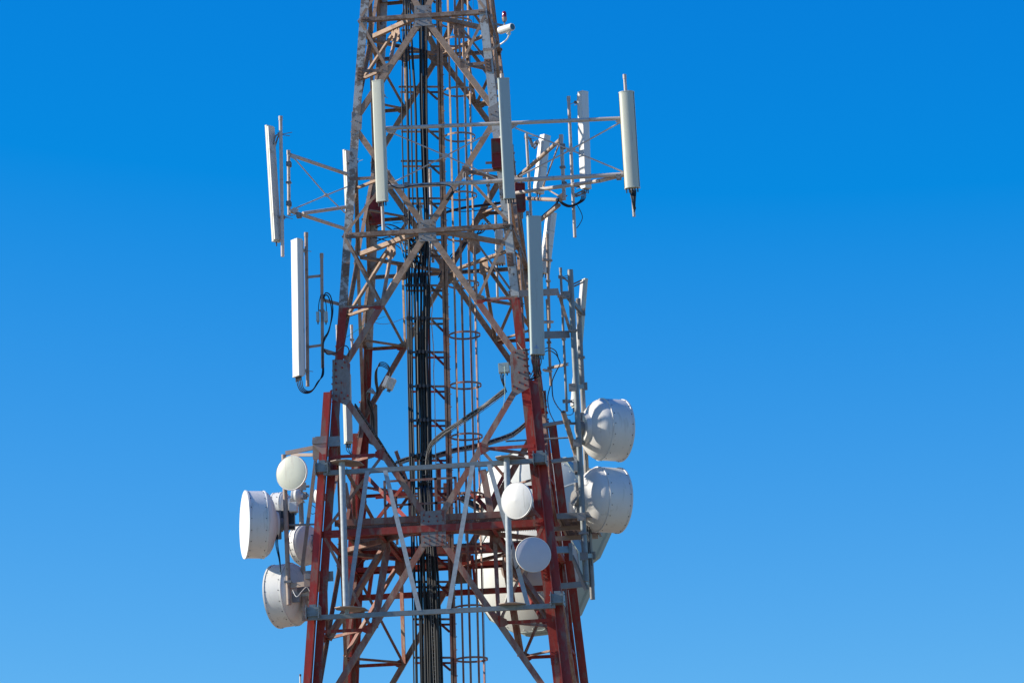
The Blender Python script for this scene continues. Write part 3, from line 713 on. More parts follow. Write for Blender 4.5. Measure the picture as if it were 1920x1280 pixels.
def redbox(px, py, Y, w_, h_, label, yawd=0, dd=.16):
    c = at(px, py, Y); o = thing('equipment_box', label, 'equipment box', c-V((0,0,h_/2)), 'dark red boxes on the upper tower')
    X = V((math.cos(R(yawd)), math.sin(R(yawd)), 0)); Yv = V((-X.y, X.x, 0))
    M = MB(); M.hexa(c, X*w_/2, Yv*dd/2, V((0,0,h_/2))); M.build('cabinet', CRED, o)
    M = MB()
    for z in (-.5,.0,.5): M.hexa(c-Yv*(dd/2+.012)+V((0,0,z*h_*.98)), X*(w_/2+.01), Yv*.012, V((0,0,.018)))
    for s_ in (-1,1): M.hexa(c-Yv*(dd/2+.010)+X*s_*w_/2, X*.018, Yv*.010, V((0,0,h_/2)))
    M.build('frame', CRED, o)
    M = MB(); M.bar(c+X*w_/2*-1-V((0,0,h_*.3)), c-X*(w_/2+.16)-V((0,0,h_*.3)), .03, .05); M.build('bracket', T_DIAG, o)
redbox(933, 289, -1.85, .24, .66, 'dark red box behind the grey panel antenna on the upper right leg', 5)
redbox(975, 371, .9, .2, .66, 'dark red box right of the upper right leg under the frame tubes', 12)
redbox(702, 395, 1.6, .3, .66, 'dark red box inside the tower behind the cream panel antenna\'s foot', 0)

# ------------------------------------------------------------------ dishes
camdir = V((CAM.x, CAM.y, 0)).normalized()
def facing(deg, tilt=0):
    """deg: 0 faces the photographer, + turns to the right, - to the left; tilt up"""
    a = math.atan2(camdir.x, -camdir.y)+R(deg)
    return V((math.sin(a)*math.cos(R(tilt)), -math.cos(a)*math.cos(R(tilt)), math.sin(R(tilt))))
def drum(px, py, Y, r, depth, deg, label, mt=WHITE, back=.28, tilt=0, group='drum dishes', mount=None, hub=.12, rimbolts=18, frontmat=None, name='drum_dish', convex=.03):
    c = at(px, py, Y); f = facing(deg, tilt)          # c = centre of the front rim
    o = thing(name, label, 'dish antenna', c-f*(depth+back), group)
    M = MB(); M.lathe(c, f, [(0, convex), (r*.5, convex*.8), (r*.9, convex*.25), (r*.985, 0)], 56); M.build('radome', frontmat or mt, o)
    M = MB(); M.lathe(c, f, [(r*.985, .0), (r*1.02, .006), (r*1.02, -.03), (r, -.035), (r, -depth), (r*1.015, -depth-.004), (r*1.015, -depth-.03), (r*.98, -depth-.034)], 56)
    a, b = frame(f)
    for k in range(rimbolts):
        t = 2*math.pi*k/rimbolts; e = a*math.cos(t)+b*math.sin(t)
        for h in (-.045, -depth+.03): M.bolt(c+f*h+e*r, e, .011, .012, 1)
    M.build('shroud', [mt, CONN], o)
    M = MB(); M.lathe(c-f*(depth+.034), f, [(r*.98, 0), (r*.96, -back*.18), (r*.88, -back*.42), (r*.72, -back*.68), (r*.5, -back*.88), (hub*1.5, -back), (hub*1.4, -back-.05), (0, -back-.06)], 56); M.build('reflector_back', mt, o)
    # hub bracket
    p = c-f*(depth+back+.09)
    M = MB(); M.tube(p-f*.10, p+f*.06, hub*.8, 16); M.bar(p-V((0,0,hub*1.6)), p+V((0,0,hub*1.6)), .1, .12, f); M.build('mount_hub', GALV_D, o)
    if mount:
        M = MB(); M.bar(p-f*.08, at(*mount), .08, .09); M.build('mount_arm', GALV_D, o)
    return o
drum(459, 983, -2.0, .745, .40, -78, 'large white drum dish at the far left, its bright front facing left', back=.26, mount=(538,985,-2.0), hub=.2)
drum(519, 1118, -1.2, .70, .40, -113, 'large white drum dish lowest on the left side', back=.34, mount=(556,1120,-1.2), tilt=-2)
drum(566, 1022, 0.0, .46, .13, -130, 'mid sized white dish between the left poles, seen from behind', back=.16, mount=(570,1020,.2), tilt=0)
drum(516, 949, .4, .31, .20, -113, 'small white drum dish behind the left brown pole', back=.16, rimbolts=12)
drum(551, 931, -.2, .17, .08, -110, 'tiny round dish just below the cream disc', back=.08, rimbolts=0, hub=.05, name='small_dish')
drum(590, 930, .2, .15, .06, -55, 'tiny round dish left of the red leg beside the slanted bar', back=.08, rimbolts=0, hub=.05, name='small_dish')
drum(1165, 807, .2, .70, .50, 113, 'upper one of the two large white drum dishes at the right', back=.40, mount=(1100,805,.2), hub=.22)
drum(1160, 938, .3, .735, .53, 113, 'lower one of the two large white drum dishes at the right', back=.40, mount=(1104,935,.3), hub=.22)
def disc(px, py, Y, r, deg, label, mt, tilt=0, mount=None, cone=.0):
    c = at(px, py, Y); f = facing(deg, tilt); o = thing('round_dish', label, 'dish antenna', c-f*.25, 'small flat fronted dishes')
    M = MB(); M.lathe(c, f, [(0, .02+cone), (r*.3, .016+cone*.7), (r*.93, .008), (r*.97, 0)], 56); M.build('radome', mt, o)
    M = MB(); M.lathe(c, f, [(r*.97,0),(r*1.0,.004),(r*1.02,-.01),(r*1.01,-.05),(r*.85,-.09),(r*.5,-.15),(r*.2,-.19),(0,-.19)], 56); M.build('reflector', WHITE, o)
    M = MB(); p = c-f*.19; M.tube(p, p-f*.14, .07, 14); M.hexa(p-f*.2, V((.09,0,0)), V((0,.05,0)), V((0,0,.1))); M.build('radio_unit', GREYR, o)
    if mount: M = MB(); M.bar(p-f*.15, at(*mount), .06, .08); M.build('mount_arm', GALV_D, o)
disc(546, 886, -2.25, .385, -27, 'cream round dish above the left drum dishes', CREAM, mount=(534,888,-2.0))
disc(968, 938, -3.1, .395, -34, 'upper white round dish on the right galvanised pipe', WHITE, mount=(951,942,-2.75), tilt=-4, cone=.025)
disc(1000, 1039, -3.1, .38, 6, 'lower grey-lilac round dish beside the right galvanised pipe', mat('lilac_radome',(.58,.54,.56),.5,var=.02), mount=(957,1040,-2.8))

# two big shrouded dishes behind the tower, one above the other
def bigdish(px, py, Y, deg, tilt, r, depth, back, label, struts, rim):
    c = at(px, py, Y); f = facing(deg, tilt)         # c = centre of the rear rim
    o = thing('large_dish', label, 'dish antenna', c, 'two large dishes behind the lower tower')
    M = MB(); M.lathe(c, f, [(0,-back),(r*.3,-back*.93),(r*.55,-back*.74),(r*.78,-back*.44),(r*.93,-back*.15),(r,0)], 56); M.build('reflector', BIGD, o)
    M = MB(); M.lathe(c, f, [(r*1.0,0),(r*1.02,-.03),(r*1.02,.05),(r*.995,.06),(r*1.0,depth)], 12, smooth=False); M.build('shroud', BIGG, o)
    M = MB(); M.lathe(c, f, [(r*1.0,depth-.24),(r*rim,depth-.2),(r*rim,depth),(0,depth+.02)], 12, smooth=False); M.build('front_rim', BIGG, o)
    a, b = frame(f); M = MB()
    for k in range(36):
        t = 2*math.pi*(k+.5)/36; e = a*math.cos(t)+b*math.sin(t); M.bolt(c+e*r*.95-f*back*.12, -f, .014, .015)
    for k in range(5):
        t = 2*math.pi*(k+.3)/5; e = a*math.cos(t)+b*math.sin(t)
        q = [c+e*r*x-f*(back*y+.012) for x, y in ((.3,.93),(.55,.74),(.78,.44),(.93,.15))]
        M.rope(q, .012, 5, sub=3)
    M.build('seams', BIGD, o)
    M = MB(); M.tube(c-f*(back+.35), c-f*(back-.1), .26, 20); M.tube(c-f*(back+.6), c-f*(back+.3), .14, 16); M.build('mount_hub', TAN, o)
    for q in struts:
        M = MB(); M.tube(c-f*(back+.3), q, .055, 12); M.build('mount_strut', T_HOR, o)
bigdish(992, 956, 6.6, 155, 2, 1.50, 1.75, .5, 'upper of the two huge chalky white dishes behind the lower right of the tower', (V((1.9,2.3,16.0)), V((2.1,2.2,17.8))), 1.03)
bigdish(987, 1074, 4.3, 152, 2, 1.42, .75, .45, 'lower of the two huge chalky white dishes behind the lower right of the tower', (V((2.2,2.3,14.2)), V((2.0,2.3,16.2))), 1.03)

# ------------------------------------------------------------------ galvanised frame in front of the lower tower
gf = thing('dish_frame', 'galvanised frame of two rails, two thick pipes and leaning bars across the lower front', 'antenna frame', at(812, 1147, -2.9))
YT, YB = -2.62, -2.95
M = MB(); M.bar(at(607,887,YT), at(1000,864,YT), .10, .10); M.build('rail', GALV, gf)
M = MB(); M.bar(at(578,1158,YB), at(1041,1135,YB), .10, .10); M.build('rail', GALV, gf)
for (x0,y0,x1,y1) in ((641,864,649,1138),(950,856,957,1131)):
    M = MB(); a, b = at(x0,y0,YT-.12), at(x1,y1,YB-.12); M.tube(b, a, .068, 20); M.build('upright_pipe', GALV_LIT, gf)
    for p, s_ in ((a, 1), (b, -1)):
        M = MB(); hx = [(-.24,-.1),(-.1,-.2),(.12,-.2),(.38,.12),(.42,.55),(.1,.62),(-.24,.2)]
        M.plate([p+V((x,y,0)) for x, y in hx], V((0,0,1)), .018); M.build('end_plate', TAN, gf)
for (x0,y0,x1,y1) in ((689,882,650,1150),(722,881,786,1144),(886,872,841,1141),(917,870,990,1134)):
    M = MB(); M.bar(at(x0,y0,YT-.065), at(x1,y1,YB-.065), .09, .02, V((0,-1,0))) if False else M.prism(at(x1,y1,YB-.055), at(x0,y0,YT-.055), [(-.05,0),(.05,0),(.05,.012),(-.038,.012),(-.038,.05),(-.05,.05)], V((1,0,0)), V((0,1,0)))
    M.build('flat_brace', GALV_LIT, gf)
for (x,y,Y) in ((605,878,YT+.05),(1013,860,YT+.05),(588,1148,YB+.05),(1046,1123,YB+.05)):
    c = at(x, y, Y); M = MB(); M.hexa(c, V((.12,0,0)), V((0,.16,0)), V((0,0,.10))); M.hexa(c+V((0,-.02,.13)), V((.07,0,0)), V((0,.12,0)), V((0,0,.03)))
    for s_ in (-1,1):
        M.hexa(c+V((s_*.135,-.02,0)), V((.008,0,0)), V((0,.2,0)), V((0,0,.15)))
        for b_ in (-.08,.08): M.bolt(c+V((s_*.143,-.12,b_)), V((s_,0,0)), .016, .03); M.bolt(c+V((s_*.09,-.16,b_*.6)), V((0,-1,0)), .014, .03)
    M.build('leg_clamp', GALV, gf)

# ------------------------------------------------------------------ brackets carrying the left and right poles
def arms(name, label, segs, mt, cat='support bracket', group=None):
    o = thing(name, label, cat, at(*segs[0][1]), group)
    for nm, a, b, h in segs:
        pa, pb = at(*a), at(*b); M = MB()
        if nm == 'plate':
            M.hexa((pa+pb)/2, V((abs(pb.x-pa.x)/2,0,0)), V((0,.02,0)), V((0,0,abs(pb.z-pa.z)/2)))
        elif nm == 'tube': M.tube(pa, pb, h, 12)
        else: M.channel(pa, pb, V((0,-1,0)), h, .05, .01)
        M.build('arm' if nm == 'arm' else nm, mt, o)
    return o
arms('support_bracket', 'tan bracket holding the top of the left poles to the red leg', [('arm',(535,849,-2.0),(600,836,-2.1),.09),('arm',(545,852,-1.2),(600,852,-1.6),.07),('plate',(586,820,-2.2),(606,860,-2.2),.1)], TAN)
arms('support_bracket', 'tan bracket holding the foot of the left poles to the red leg', [('arm',(540,1098,-2.0),(600,1090,-2.2),.11),('arm',(552,1112,-1.0),(600,1100,-1.4),.07),('plate',(570,1070,-2.3),(594,1098,-2.3),.1)], TAN)
for (bx, by, lb) in ((626, 827, 'blue grey clamp band on the left red leg above the galvanised rail'), (613, 1080, 'blue grey clamp band on the left red leg above the lower rail')):
    o = thing('clamp_band', lb, 'clamp band', at(bx, by, -2.4)); p = at(bx, by, -2.42)
    M = MB(); M.hexa(p, V((.14,0,0)), V((0,.012,0)), V((0,0,.11))); M.build('plate', GALV, o)
    for u in (-.1, .1): M = MB(); M.tube(p+V((u,-.03,.0)), p+V((u,.25,.0)), .012, 6); M.build('stud', GALV_D, o)
    q = at(bx-24, by+2, -2.35)
    M = MB(); M.plate([q+V((x,0,z)) for x, z in ((-.2,-.02),(-.2,.06),(-.12,.14),(.16,.14),(.16,-.02))], V((0,-1,0)), .3); M.build('hood', GALV_D, o)
    M = MB(); M.plate([q+V((x,.02,z)) for x, z in ((-.2,-.025),(.16,-.025),(.16,-.32),(.06,-.32))], V((0,-1,0)), .02); M.build('gusset', TAN, o)
arms('pipe_stub', 'short tan pipe stub under the radio unit at the lowest left drum', [('tube',(571,1118,-1.7),(572,1163,-1.7),.075),('tube',(571,1140,-1.7),(571.3,1146,-1.7),.09)], TAN, 'pipe stub')
arms('support_bracket', 'boxy tan bracket under the arms at the foot of the left poles', [('arm',(545,1108,-1.8),(580,1100,-1.8),.16),('plate',(548,1112,-1.9),(562,1128,-1.9),.1)], GALV_D)
arms('support_bracket', 'grey clamp block holding the tiny dish to the shorter left pole', [('plate',(557,905,-.1),(574,918,-.1),.1),('plate',(559,922,-.1),(572,932,-.1),.1),('tube',(550,912,0),(580,911,0),.03)], GALV_D)
arms('support_bracket', 'small red capped stubs and clamp on the shorter left pole beside the mid dish', [('tube',(556,1004,-.1),(572,1002,-.1),.045),('tube',(556,1016,-.1),(572,1014,-.1),.045)], CRED)
arms('slanted_bar', 'long slanted tan bar between the left poles and the red leg', [('arm',(592,858,-1.5),(563,1092,-1.5),.075)], TAN, 'bar')
arms('horizontal_rod', 'thin grey rod from the left brown pole to the leg at mid height', [('tube',(540,984,-1.9),(600,982,-2.1),.022)], GALV_D, 'rod')
arms('support_bracket', 'pair of arms holding the brown pipe left of the tower', [('arm',(606,562,-2.0),(645,572,-1.9),.07),('arm',(606,656,-2.0),(650,670,-1.9),.08),('arm',(577,519,-2.05),(606,516,-2.0),.05),('arm',(577,650,-2.05),(606,646,-2.0),.05)], TAN)
arms('support_bracket', 'dark grey channel beam joining the right leg to the thick galvanised pole', [('arm',(1000,628,-1.0),(1068,626,-.5),.16)], GALV_D)
arms('support_bracket', 'tan beam above the dark channel, right of the tall grey antenna', [('arm',(955,551,-1.9),(1048,546,-.9),.15),('arm',(1045,555,-.6),(1069,553,-.6),.06)], TAN)
arms('slanted_bar', 'short tan bar sloping down to the thick galvanised pole', [('arm',(1050,558,-.5),(1068,617,-.5),.07)], TAN, 'bar')
arms('support_bracket', 'small tan stub holding the brown pipe right of the grey antenna', [('arm',(1016,602,-.2),(1036,601,1.2),.07),('arm',(1018,486,1.0),(1036,488,1.2),.05),('arm',(1020,692,1.4),(1035,694,2.1),.05),('arm',(1026,690,2.1),(1064,682,1.6),.06)], TAN)
arms('support_bracket', 'grey cross arm holding the sloping tube above the upper right drum', [('arm',(1012,797,-1.6),(1070,788,-.6),.07),('arm',(1066,793,-.6),(1088,793,-.5),.05)], GALV_D)
arms('horizontal_rod', 'thin grey rod behind the right leg above the galvanised rail', [('tube',(948,827,1.4),(1066,820,1.4),.02)], GALV_D, 'rod')
arms('support_bracket', 'grey brown arm from the red leg to the thick pole above the big dish', [('arm',(1034,864,-1.2),(1076,859,-.6),.08)], GALV_D)
arms('support_bracket', 'blue grey square beam with open end right of the leg below the walkway', [('arm',(1040,1030,-1.6),(1067,1029,-1.2),.15),('plate',(1066,1018,-1.2),(1074,1050,-1.2),.1)], GALV)
arms('support_bracket', 'dark beam from the red legs to the foot of the thick pole', [('arm',(1050,1098,-.8),(1096,1094,-.6),.13)], GALV_D)
arms('slanted_bar', 'rusty bar sloping from the square beam to the foot of the thick pole', [('arm',(1068,1034,-1.1),(1098,1106,-1.1),.06)], TAN, 'bar')
arms('slanted_bar', 'long blue grey bar leaning beside the foot of the thick pole', [('arm',(1073,1040,-.4),(1102,1104,-.4),.06)], GALV, 'bar')
o = thing('open_tube', 'sloping tan tube with a dark open end above the upper right drum', 'tube', at(1083, 862, -.2))
a, b = at(1056,772,-1.2), at(1083,862,-.2); dd_ = (a-b).normalized()
M = MB(); M.lathe(b, dd_, [(.058,0),(.058,(a-b).length),(.048,(a-b).length),(.048,(a-b).length-.25),(0,(a-b).length-.25)], 20); M.build('tube', TAN, o)
for t in (.25,.8):
    M = MB(); M.lathe(b, dd_, [(.066,(a-b).length*t),(.066,(a-b).length*t+.05)], 16); M.build('collar', GALV_D, o)

for i_, (x0,y0,Y0_,x1,y1,Y1_,lb) in enumerate((
  (1074,726,-.75,1094,724,.2,'upper short clamp bar joining the two galvanised poles, beside the slim antenna foot'),
  (1082,830,-.75,1098,829,.2,'short clamp bar joining the two galvanised poles beside the upper drum'),
  (1090,968,-.75,1104,967,.2,'short clamp bar joining the two galvanised poles beside the walkway'),
  (1095,1042,-.75,1109,1041,.2,'short clamp bar joining the two galvanised poles near their feet'),
  (1062,553,-.75,1090,585,.1,'short clamp bar at the heads of the two galvanised poles'))):
    o = thing('clamp_bar', lb, 'clamp bar', at(x0,y0,Y0_), 'clamp bars between the galvanised poles'); a, b = at(x0,y0,Y0_), at(x1,y1,Y1_)
    M = MB(); M.bar(a, b, .07, .10); M.build('bar', GALV, o)
    for p in (a, b):
        M = MB(); M.hexa(p, V((.09,0,0)), V((0,.01,0)), V((0,0,.09)))
        for u in (-.07,.07):
            for v_ in (-.06,.06): M.bolt(p+V((u,-.01,v_)), V((0,-1,0)), .012, .04)
        M.build('clamp_plate', GALV_D, o)
# ------------------------------------------------------------------ junction boxes, radio units
def box(px, py, Y, w_, h_, dd, label, mt=GREYR, yawd=0, cables=3, roll=0, drop=.2):
    c = at(px, py, Y); X = V((math.cos(R(yawd)), math.sin(R(yawd)), 0)); Z = V((0,0,1)); Yv = Z.cross(X)
    if roll: X, Z = X*math.cos(R(roll))+Z*math.sin(R(roll)), Z*math.cos(R(roll))-X*math.sin(R(roll))
    o = thing('junction_box', label, 'junction box', c-Z*h_/2)
    M = MB(); M.hexa(c, X*w_/2, Yv*dd/2, Z*h_/2); hs_ = M.build('housing', mt, o)
    M = MB(); M.hexa(c-Yv*(dd/2+.008), X*w_*.46, Yv*.008, Z*h_*.45)
    for a in (-1,1):
        for b in (-1,1): M.bolt(c-Yv*(dd/2+.016)+X*a*w_*.4+Z*b*h_*.4, -Yv, .01, .01)
    M.build('lid', mt, hs_)
    M = MB()
    for k in range(cables): p = c-Z*h_/2+X*(k-(cables-1)/2)*w_/(cables+1); M.tube(p-Z*.06, p, .014, 8)
    if cables: M.build('cable_gland', CONN, o)
    return o
box(945, 690, -2.5, .24, .22, .12, 'pale grey junction box on the left edge of the right rivetted gusset', roll=3)
box(724, 716, -1.0, .08, .26, .2, 'white radio unit strapped to the brace above the looped cables, left one', WHITE, roll=-25)
box(734, 720, -.8, .12, .26, .2, 'white radio unit strapped to the brace above the looped cables, right one', WHITE, roll=-25)
box(596, 594, -2.05, .06, .22, .1, 'slim grey box clipped left of the brown pipe', cables=1)
box(611, 594, -2.05, .07, .24, .1, 'slim grey box clipped right of the brown pipe', cables=1)
box(551, 951, -2.0, .17, .22, .2, 'white radio unit between the left poles under the cream disc', WHITE)
box(1081, 870, -.3, .12, .36, .25, 'white radio unit left of the thick pole beside the big dish', WHITE)
box(1078, 955, .6, .25, .3, .3, 'white radio unit standing above the side walkway', WHITE)
box(937, 488, 1.8, .25, .18, .25, 'white box under the short white cylinder behind the upper right leg', WHITE)
box(573, 1110, -1.6, .16, .2, .2, 'pale radio unit behind the lower left clamp', WHITE)
box(540, 975, -1.7, .3, .42, .16, 'dark mounting block behind the left brown pole', CONN, cables=0)
M = MB(); M.tube(at(936,470,1.8), at(936,432,1.8), .1, 18); tag(M.build('white_cylinder', WHITE, None, loc=at(936,470,1.8)), 'short white cylinder behind the upper right leg under the gusset level', 'cylinder')
# little shelf brackets by the walkway
box(885, 945, .9, .55, .12, .35, 'dark cable drum bracket inside the tower above the platform', CONN, cables=0, roll=-32)

# ------------------------------------------------------------------ loose cables
def loose(pts, r, label, mt=BLACK, group=None, name='cable', cat='cable'):
    P = [at(*p) for p in pts]; M = MB(); M.rope(P, r, 7, sub=6)
    return tag(M.build(name, mt, None, loc=P[0]), label, cat, group)
GL = 'looped jumper cables under the tall white antenna'
for k in range(4):
    loose([(556.5+3.2*k,713,-2.2),(558+3*k,722,-2.2),(563+2.4*k,732-k,-2.2),(572+2*k,737-1.3*k,-2.2),(584+k,734-1.5*k,-2.15),(596,718-k,-2.1),(603+k,704,-2.05),(605+k*.7,688,-2.0)], .011, 'black jumper cable looping from the tall white left antenna to the brown pipe', group=GL)
for k in range(2):
    loose([(605+k,690,-2.05),(606,640+6*k,-2.1),(616+k,620,-2.1),(624-2*k,585,-2.1),(620-3*k,556+3*k,-2.1),(611,549+4*k,-2.08),(606,560,-2.05)], .014, 'black cable hooped beside the brown pipe left of the tower', group='hooped cables at the brown pipe')
    loose([(597+15*k,584,-2.05),(598+13*k,568,-2.05),(602+4*k,552,-2.03)], .010, 'short black lead from a slim grey box up the brown pipe', group='leads of the slim boxes')
loose([(608,655,-2.05),(614,664,-2.2),(628,662,-2.2),(640,652,-2.3),(648,648,-2.3),(654,655,-2.3),(653,668,-2.2)], .013, 'black cable arching over the foot of the upper left leg')
for k in range(5):
    loose([(1182+2.6*k,356,-2.5),(1183+2.2*k,366,-2.5),(1186+1.2*k,380,-2.5),(1188+.6*k+(k%2)*2,392+3*(k%3),-2.45)], .014, 'short black tail cable hanging under the far right antenna', group='tail cables of the far right antenna')
for k in range(4):
    loose([(1090+2*k,358,-.7),(1091+2.4*k,368,-.7),(1086+2*k,378,-.7),(1070,385+k,-.75),(1056,380+1.5*k,-.85),(1046,372+k,-.9)], .011, 'black cable swinging from the right facing antenna back to the frame', group='cables of the right facing antenna')
loose([(1079,380,-.6),(1088,395,-.6),(1092,408,-.6),(1087,420,-.6),(1081,428,-.6)], .009, 'single thin black cable bulging right of the tall pale pipe')
for k in range(4):
    loose([(1046,377+k,-.9),(1036,388+k*2,-.2),(1022,400+k*2,.6),(1008,412+k,1.2),(990,420,1.6)], .014, 'black cable strapped along the lower tube behind the grey antenna', group='cables strapped to the rear frame')
for k in range(7):
    loose([(996+3*k,667,-2.5),(997+3*k,678,-2.5),(1000+2*k,690+4*(k%3),-2.4),(996+3*k,702+3*(k%2),-2.3),(990+k,712,-2.2)], .011, 'jumper cable under the tall pale grey antenna on the right leg', group='jumper cables under the grey antenna')
for k in range(2):
    loose([(1018,655+6*k,.0),(1030,652+5*k,.8),(1042,658+6*k,1.2),(1047,672,1.3),(1050,682,1.4),(1044,694,1.6),(1036,712,2.0),(1035,722,2.1)], .013, 'black cable bowing out right of the grey antenna and back to the brown pipe', group='bowed cables right of the grey antenna')
loose([(1032,723,2.1),(1027,745,2.0),(1030,770,1.5),(1038,788,.8),(1043,795,0.2)], .012, 'black cable drooping left below the lower brown pipe')
loose([(1035,723,2.1),(1037,745,1.8),(1044,760,1.0),(1052,770,-.9)], .014, 'black cable running from the lower brown pipe into the open tube')
loose([(1075,765,2.2),(1074,775,1.8),(1066,778,1.2),(1060,776,.4)], .01, 'thin black cable from the slim antenna to the open tube')
loose([(969,640,-2.2),(980,655,-2.4),(990,656,-2.4),(998,650,-2.4)], .013, 'short black cable across the top of the right rivetted gusset')
for k in range(3):
    loose([(938+3*k,702,-2.5),(940+2*k,712,-2.5),(944+k,722,-2.5),(950,735,-2.4)], .012, 'black cable hanging from the junction box on the right gusset', group='junction box cables')
loose([(946,684,-2.6),(947,710,-2.6),(946,745,-2.5),(943,765,-2.4)], .007, 'thin pale green cable hanging over the junction box', mt=mat('pale_green_wire',(.45,.6,.5),.5))
# clutter of cables at the middle level
def wild(n, x0, x1, y0, y1, Y0, Y1, label, group, seed, r=.012):
    rnd = random.Random(seed)
    for k in range(n):
        ax, ay = rnd.uniform(x0, x1), rnd.uniform(y0, y1); bx, by = rnd.uniform(766, 800), rnd.uniform(y1, y1+28)
        mx, my = (ax+bx)/2+rnd.uniform(-8, 8), (ay+by)/2-rnd.uniform(2, 22)
        Ya, Yb_ = rnd.uniform(Y0, Y1), rnd.uniform(0, .3)
        loose([(ax,ay,Ya),((ax+mx)/2+rnd.uniform(-4,4),(ay+my)/2-rnd.uniform(0,10),Ya),(mx,my,(Ya+Yb_)/2),((bx+mx)/2,(by+my)/2+rnd.uniform(-4,4),Yb_),(bx,by,Yb_),(bx+2,by+30,Yb_)], r*rnd.uniform(.8,1.3), label, group=group)
wild(14, 686, 745, 425, 462, .4, 1.4, 'black cable tangled behind the middle gusset plate left of the bundle', 'tangled cables at the middle level', 3)
wild(6, 735, 785, 395, 430, .3, 1.0, 'thin black cable curling above the middle level beam', 'curling cables above the middle level', 5, .009)
loose([(728,339,Yf-.1),(736,349,Yf-.1),(752,353,Yf-.1),(775,348,Yf-.1),(805,346,Yf-.1),(835,347,Yf-.1),(847,352,Yf-.1),(848,360,Yf-.05)], .012, 'black cable looping along the lower frame tube in front of the tower')
loose([(849,361,Yf),(838,374,-1.8),(824,391,-1.0),(808,412,-.3),(803,424,0.0)], .035, 'thick black cable joint lying along the brace above the middle gusset')
loose([(808,415,0.2),(830,401,.6),(855,393,1.0),(880,388,1.2),(905,385,1.4),(940,380,1.7),(965,373,1.8)], .032, 'thick black cable crossing behind the braces to the dark red box')
loose([(829,386,.4),(842,391,.7),(858,396,1.0),(880,396,1.2),(905,393,1.4),(930,386,1.6)], .012, 'thin black cable sagging along the thick crossing cable')
loose([(849,360,Yf),(866,352,-1.6),(874,340,-1.2),(884,330,-.8),(892,326,-.6)], .011, 'thin black cable rising from the thick joint to the upper right brace')
for k in range(3):
    loose([(905+6*k,418,1.6),(896+4*k,436,1.4),(878,452-4*k,1.3),(862,470,1.2),(846,490-6*k,.9),(822,520,.4)], .014, 'black cable sloping in from the right behind the ladder cage', group='cables sloping in from the right')
loose([(705,45,.6),(692,20,.4),(689,2,.3)], .009, 'thin black lead on the upper left leg')
for k in range(3):
    loose([(754,82,.2),(744+2*k,76+k,.1),(738+k,80,.1),(742,86+k,.1),(754,84,.2),(740,66-6*k,.4),(733,58-6*k,.6)], .009, 'thin black cable coil left of the cables near the tower top', group='coil near the tower top')
for xs in ((771,5,762,40,756,88),(778,30,772,60,757,90)):
    loose([(xs[0],xs[1],.3),(xs[2],xs[3],.2),(xs[4],xs[5],.15)], .013, 'black cable crossing to the left side of the ladder near the top', group='crossing cables near the top')
# cable trays with cables
def tray(pts, w_, label, ncab, r_, step=.14, side=V((0,0,-1))):
    P = [at(*p) for p in pts]
    o = thing('cable_tray', label, 'cable tray', P[0])
    # dense polyline
    Q = []
    for i in range(len(P)-1):
        p0 = P[max(i-1,0)]; p1 = P[i]; p2 = P[i+1]; p3 = P[min(i+2,len(P)-1)]
        n = max(2, int((p2-p1).length/step))
        for k in range(n):
            t = k/n; Q.append(.5*((2*p1)+(p2-p0)*t+(2*p0-5*p1+4*p2-p3)*t*t+(3*p1-p0-3*p2+p3)*t**3))
    Q.append(P[-1]); M = MB()
    wv = []
    for i, q in enumerate(Q):
        d = (Q[min(i+1,len(Q)-1)]-Q[max(i-1,0)]).normalized(); wv.append(d.cross(V((0,-1,0))).normalized())
    for i, q in enumerate(Q):
        e = V((0,1,0)); M.bar(q-e*w_/2-V((0,0,.03)), q+e*w_/2-V((0,0,.03)), .008, .008); M.bar(q-e*w_/2-V((0,0,.03)), q-e*w_/2+wv[i]*.07*(-1 if wv[i].z < 0 else 1)-V((0,0,.03)), .007, .007)
    for off, h in ((-.5,-.03),(-.25,-.03),(0,-.03),(.25,-.03),(.5,-.03),(-.5,.04),(.5,.04)):
        M.rope([q+V((0,off*w_,h)) for q in Q], .005, 4, sub=1)
    M.build('wire_mesh', GALV_D, o)
    for k in range(ncab):
        M = MB(); off = (k-(ncab-1)/2)*w_/(ncab+.5); h = .01+.035*(k % 2)
        M.rope([q+V((0,off,h+.012*math.sin(i*.9+k))) for i, q in enumerate(Q)], r_, 7, sub=1)
        c = M.build('cable', BLACK, None, loc=Q[0]); tag(c, 'cable lying in the mesh tray '+label.split('cable tray ')[1], 'cable', 'cables in the tray '+label.split('cable tray ')[1])
tray([(666,762,-1.9),(690,797,-1.5),(715,835,-1.0),(742,876,-.4),(762,905,.1)], .22, 'wire mesh cable tray descending from the left rivetted gusset to the bundle', 4, .018)
tray([(800,900,-.1),(800,862,-.2),(808,835,-.4),(830,815,-.8),(870,788,-1.4),(905,765,-1.9),(947,733,-2.2)], .26, 'wire mesh cable tray climbing right from the bundle to the right rivetted gusset', 5, .018)
tray([(812,858,.3),(850,845,.6),(890,838,.9),(930,826,1.2),(962,815,1.4),(985,796,1.5)], .2, 'wire mesh cable tray curving behind the ladder cage to the right leg', 3, .026)
tray([(742,870,.2),(762,862,.2),(785,856,.1)], .18, 'short wire mesh cable tray left of the bundle above the galvanised rail', 4, .02)
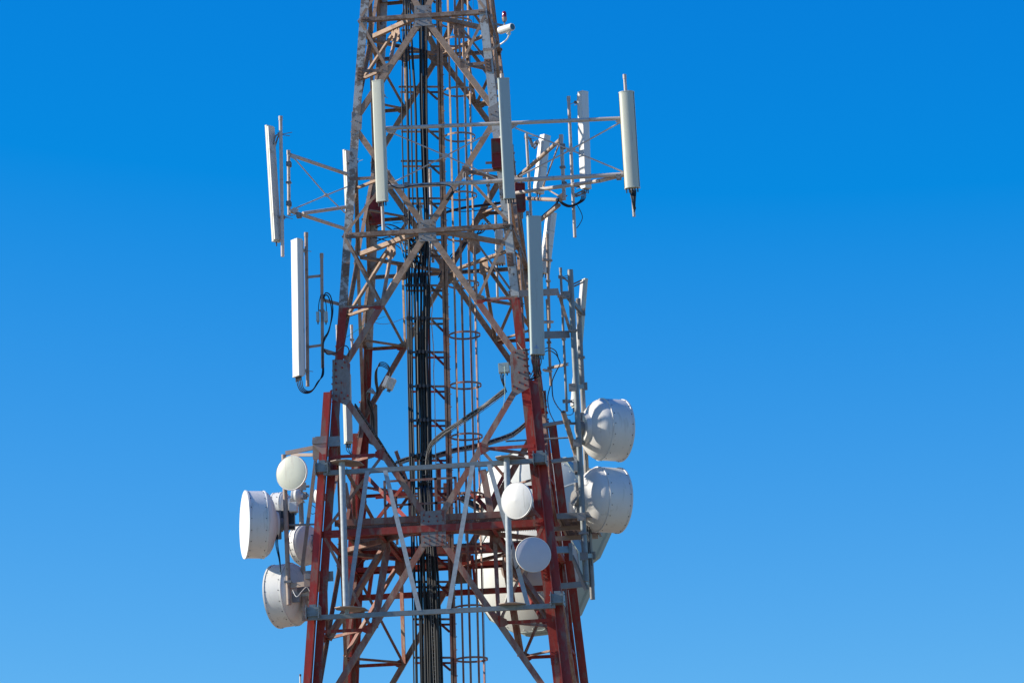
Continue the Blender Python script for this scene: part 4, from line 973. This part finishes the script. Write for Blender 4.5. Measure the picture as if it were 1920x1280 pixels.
# loops near the left lower leg
for k in range(4):
    loose([(728,712,-1.0),(732,700-2*k,-1.0),(724,690-3*k,-1.0),(712,686-2*k,-1.0),(704+k,695,-1.0),(703+k*1.5,715,-.9),(706+k,735,-.8),(700,748,-.4)], .010, 'black cable hooping from the white radio units down to the back leg', group='hooped cables at the radio units')
for k in range(6):
    rnd = random.Random(k+40)
    loose([(706,740,-.2),(694+rnd.uniform(-4,4),732+rnd.uniform(-5,5),.3),(688,745+rnd.uniform(-4,8),.6),(692+rnd.uniform(-2,6),760,.8),(698+rnd.uniform(-3,3),780,.9),(700+rnd.uniform(-4,4),812,1.0)], .012, 'black cable bunched against the back left leg', group='bunched cables at the back left leg')
for k in range(3):
    loose([(519+k,1002,-1.95),(517+2*k,1020,-2.0),(523+k,1048,-2.1),(527,1075,-2.1)], .009, 'thin black cable drooping from the far left drum dish', group='drooping cables of the far left drum')
    loose([(650+4*k,832,1.1),(650+4*k,843,1.1),(656+2*k,850,1.1),(663,855,1.1)], .009, 'short lead under the white antenna below the left gusset', group='leads under the hidden white antenna')
loose([(548,1104,-2.1),(556,1118,-2.2),(566,1108,-2.2),(575,1100,-2.2),(583,1112,-2.2)], .008, 'thin white cable looping at the foot of the left poles', mt=WHITE)
loose([(580,944,0),(590,950,0),(594,958,0),(586,963,0),(578,958,0)], .008, 'thin black cable curl under the tiny right dish')
for k, (ya, yb) in enumerate(((850,1100),(880,1000),(940,1060))):
    loose([(1098+k*.5,ya,.0),(1101+2*k,(ya+yb)/2-20,-.05),(1102+k*2,(ya+yb)/2+25,-.0),(1108+k,yb,.05)], .011, 'black cable taped to the right galvanised pole behind the drums', group='cables on the right galvanised pole')
loose([(725,592,-.5),(700,601,-.8),(695,601,-.8),(650,632,-2.0)], .006, 'thin green wire tied to the left leg', mt=mat('green_wire',(.1,.4,.25),.5))
loose([(690,598,-.6),(712,607,-.4),(735,605,-.1),(762,594,.2)], .006, 'thin grey wire sagging between brace and cables', mt=GALV_D)
loose([(960,1020,-3.0),(957,1050,-2.95),(966,1066,-2.9),(973,1058,-3.0)], .009, 'black lead of the lower round dish wound by the galvanised pipe')
M = MB(); M.rope([at(871,330,-1.9)+V((.03*math.cos(t),-.02,.09*math.sin(t))) for t in [2*math.pi*k/16 for k in range(17)]], .008, 6, sub=1)
M2 = M.build('rope_coil', TUBE, None, loc=at(878,302,-1.9)); tag(M2, 'small pale coil of wire tied to the upper right brace', 'wire coil')
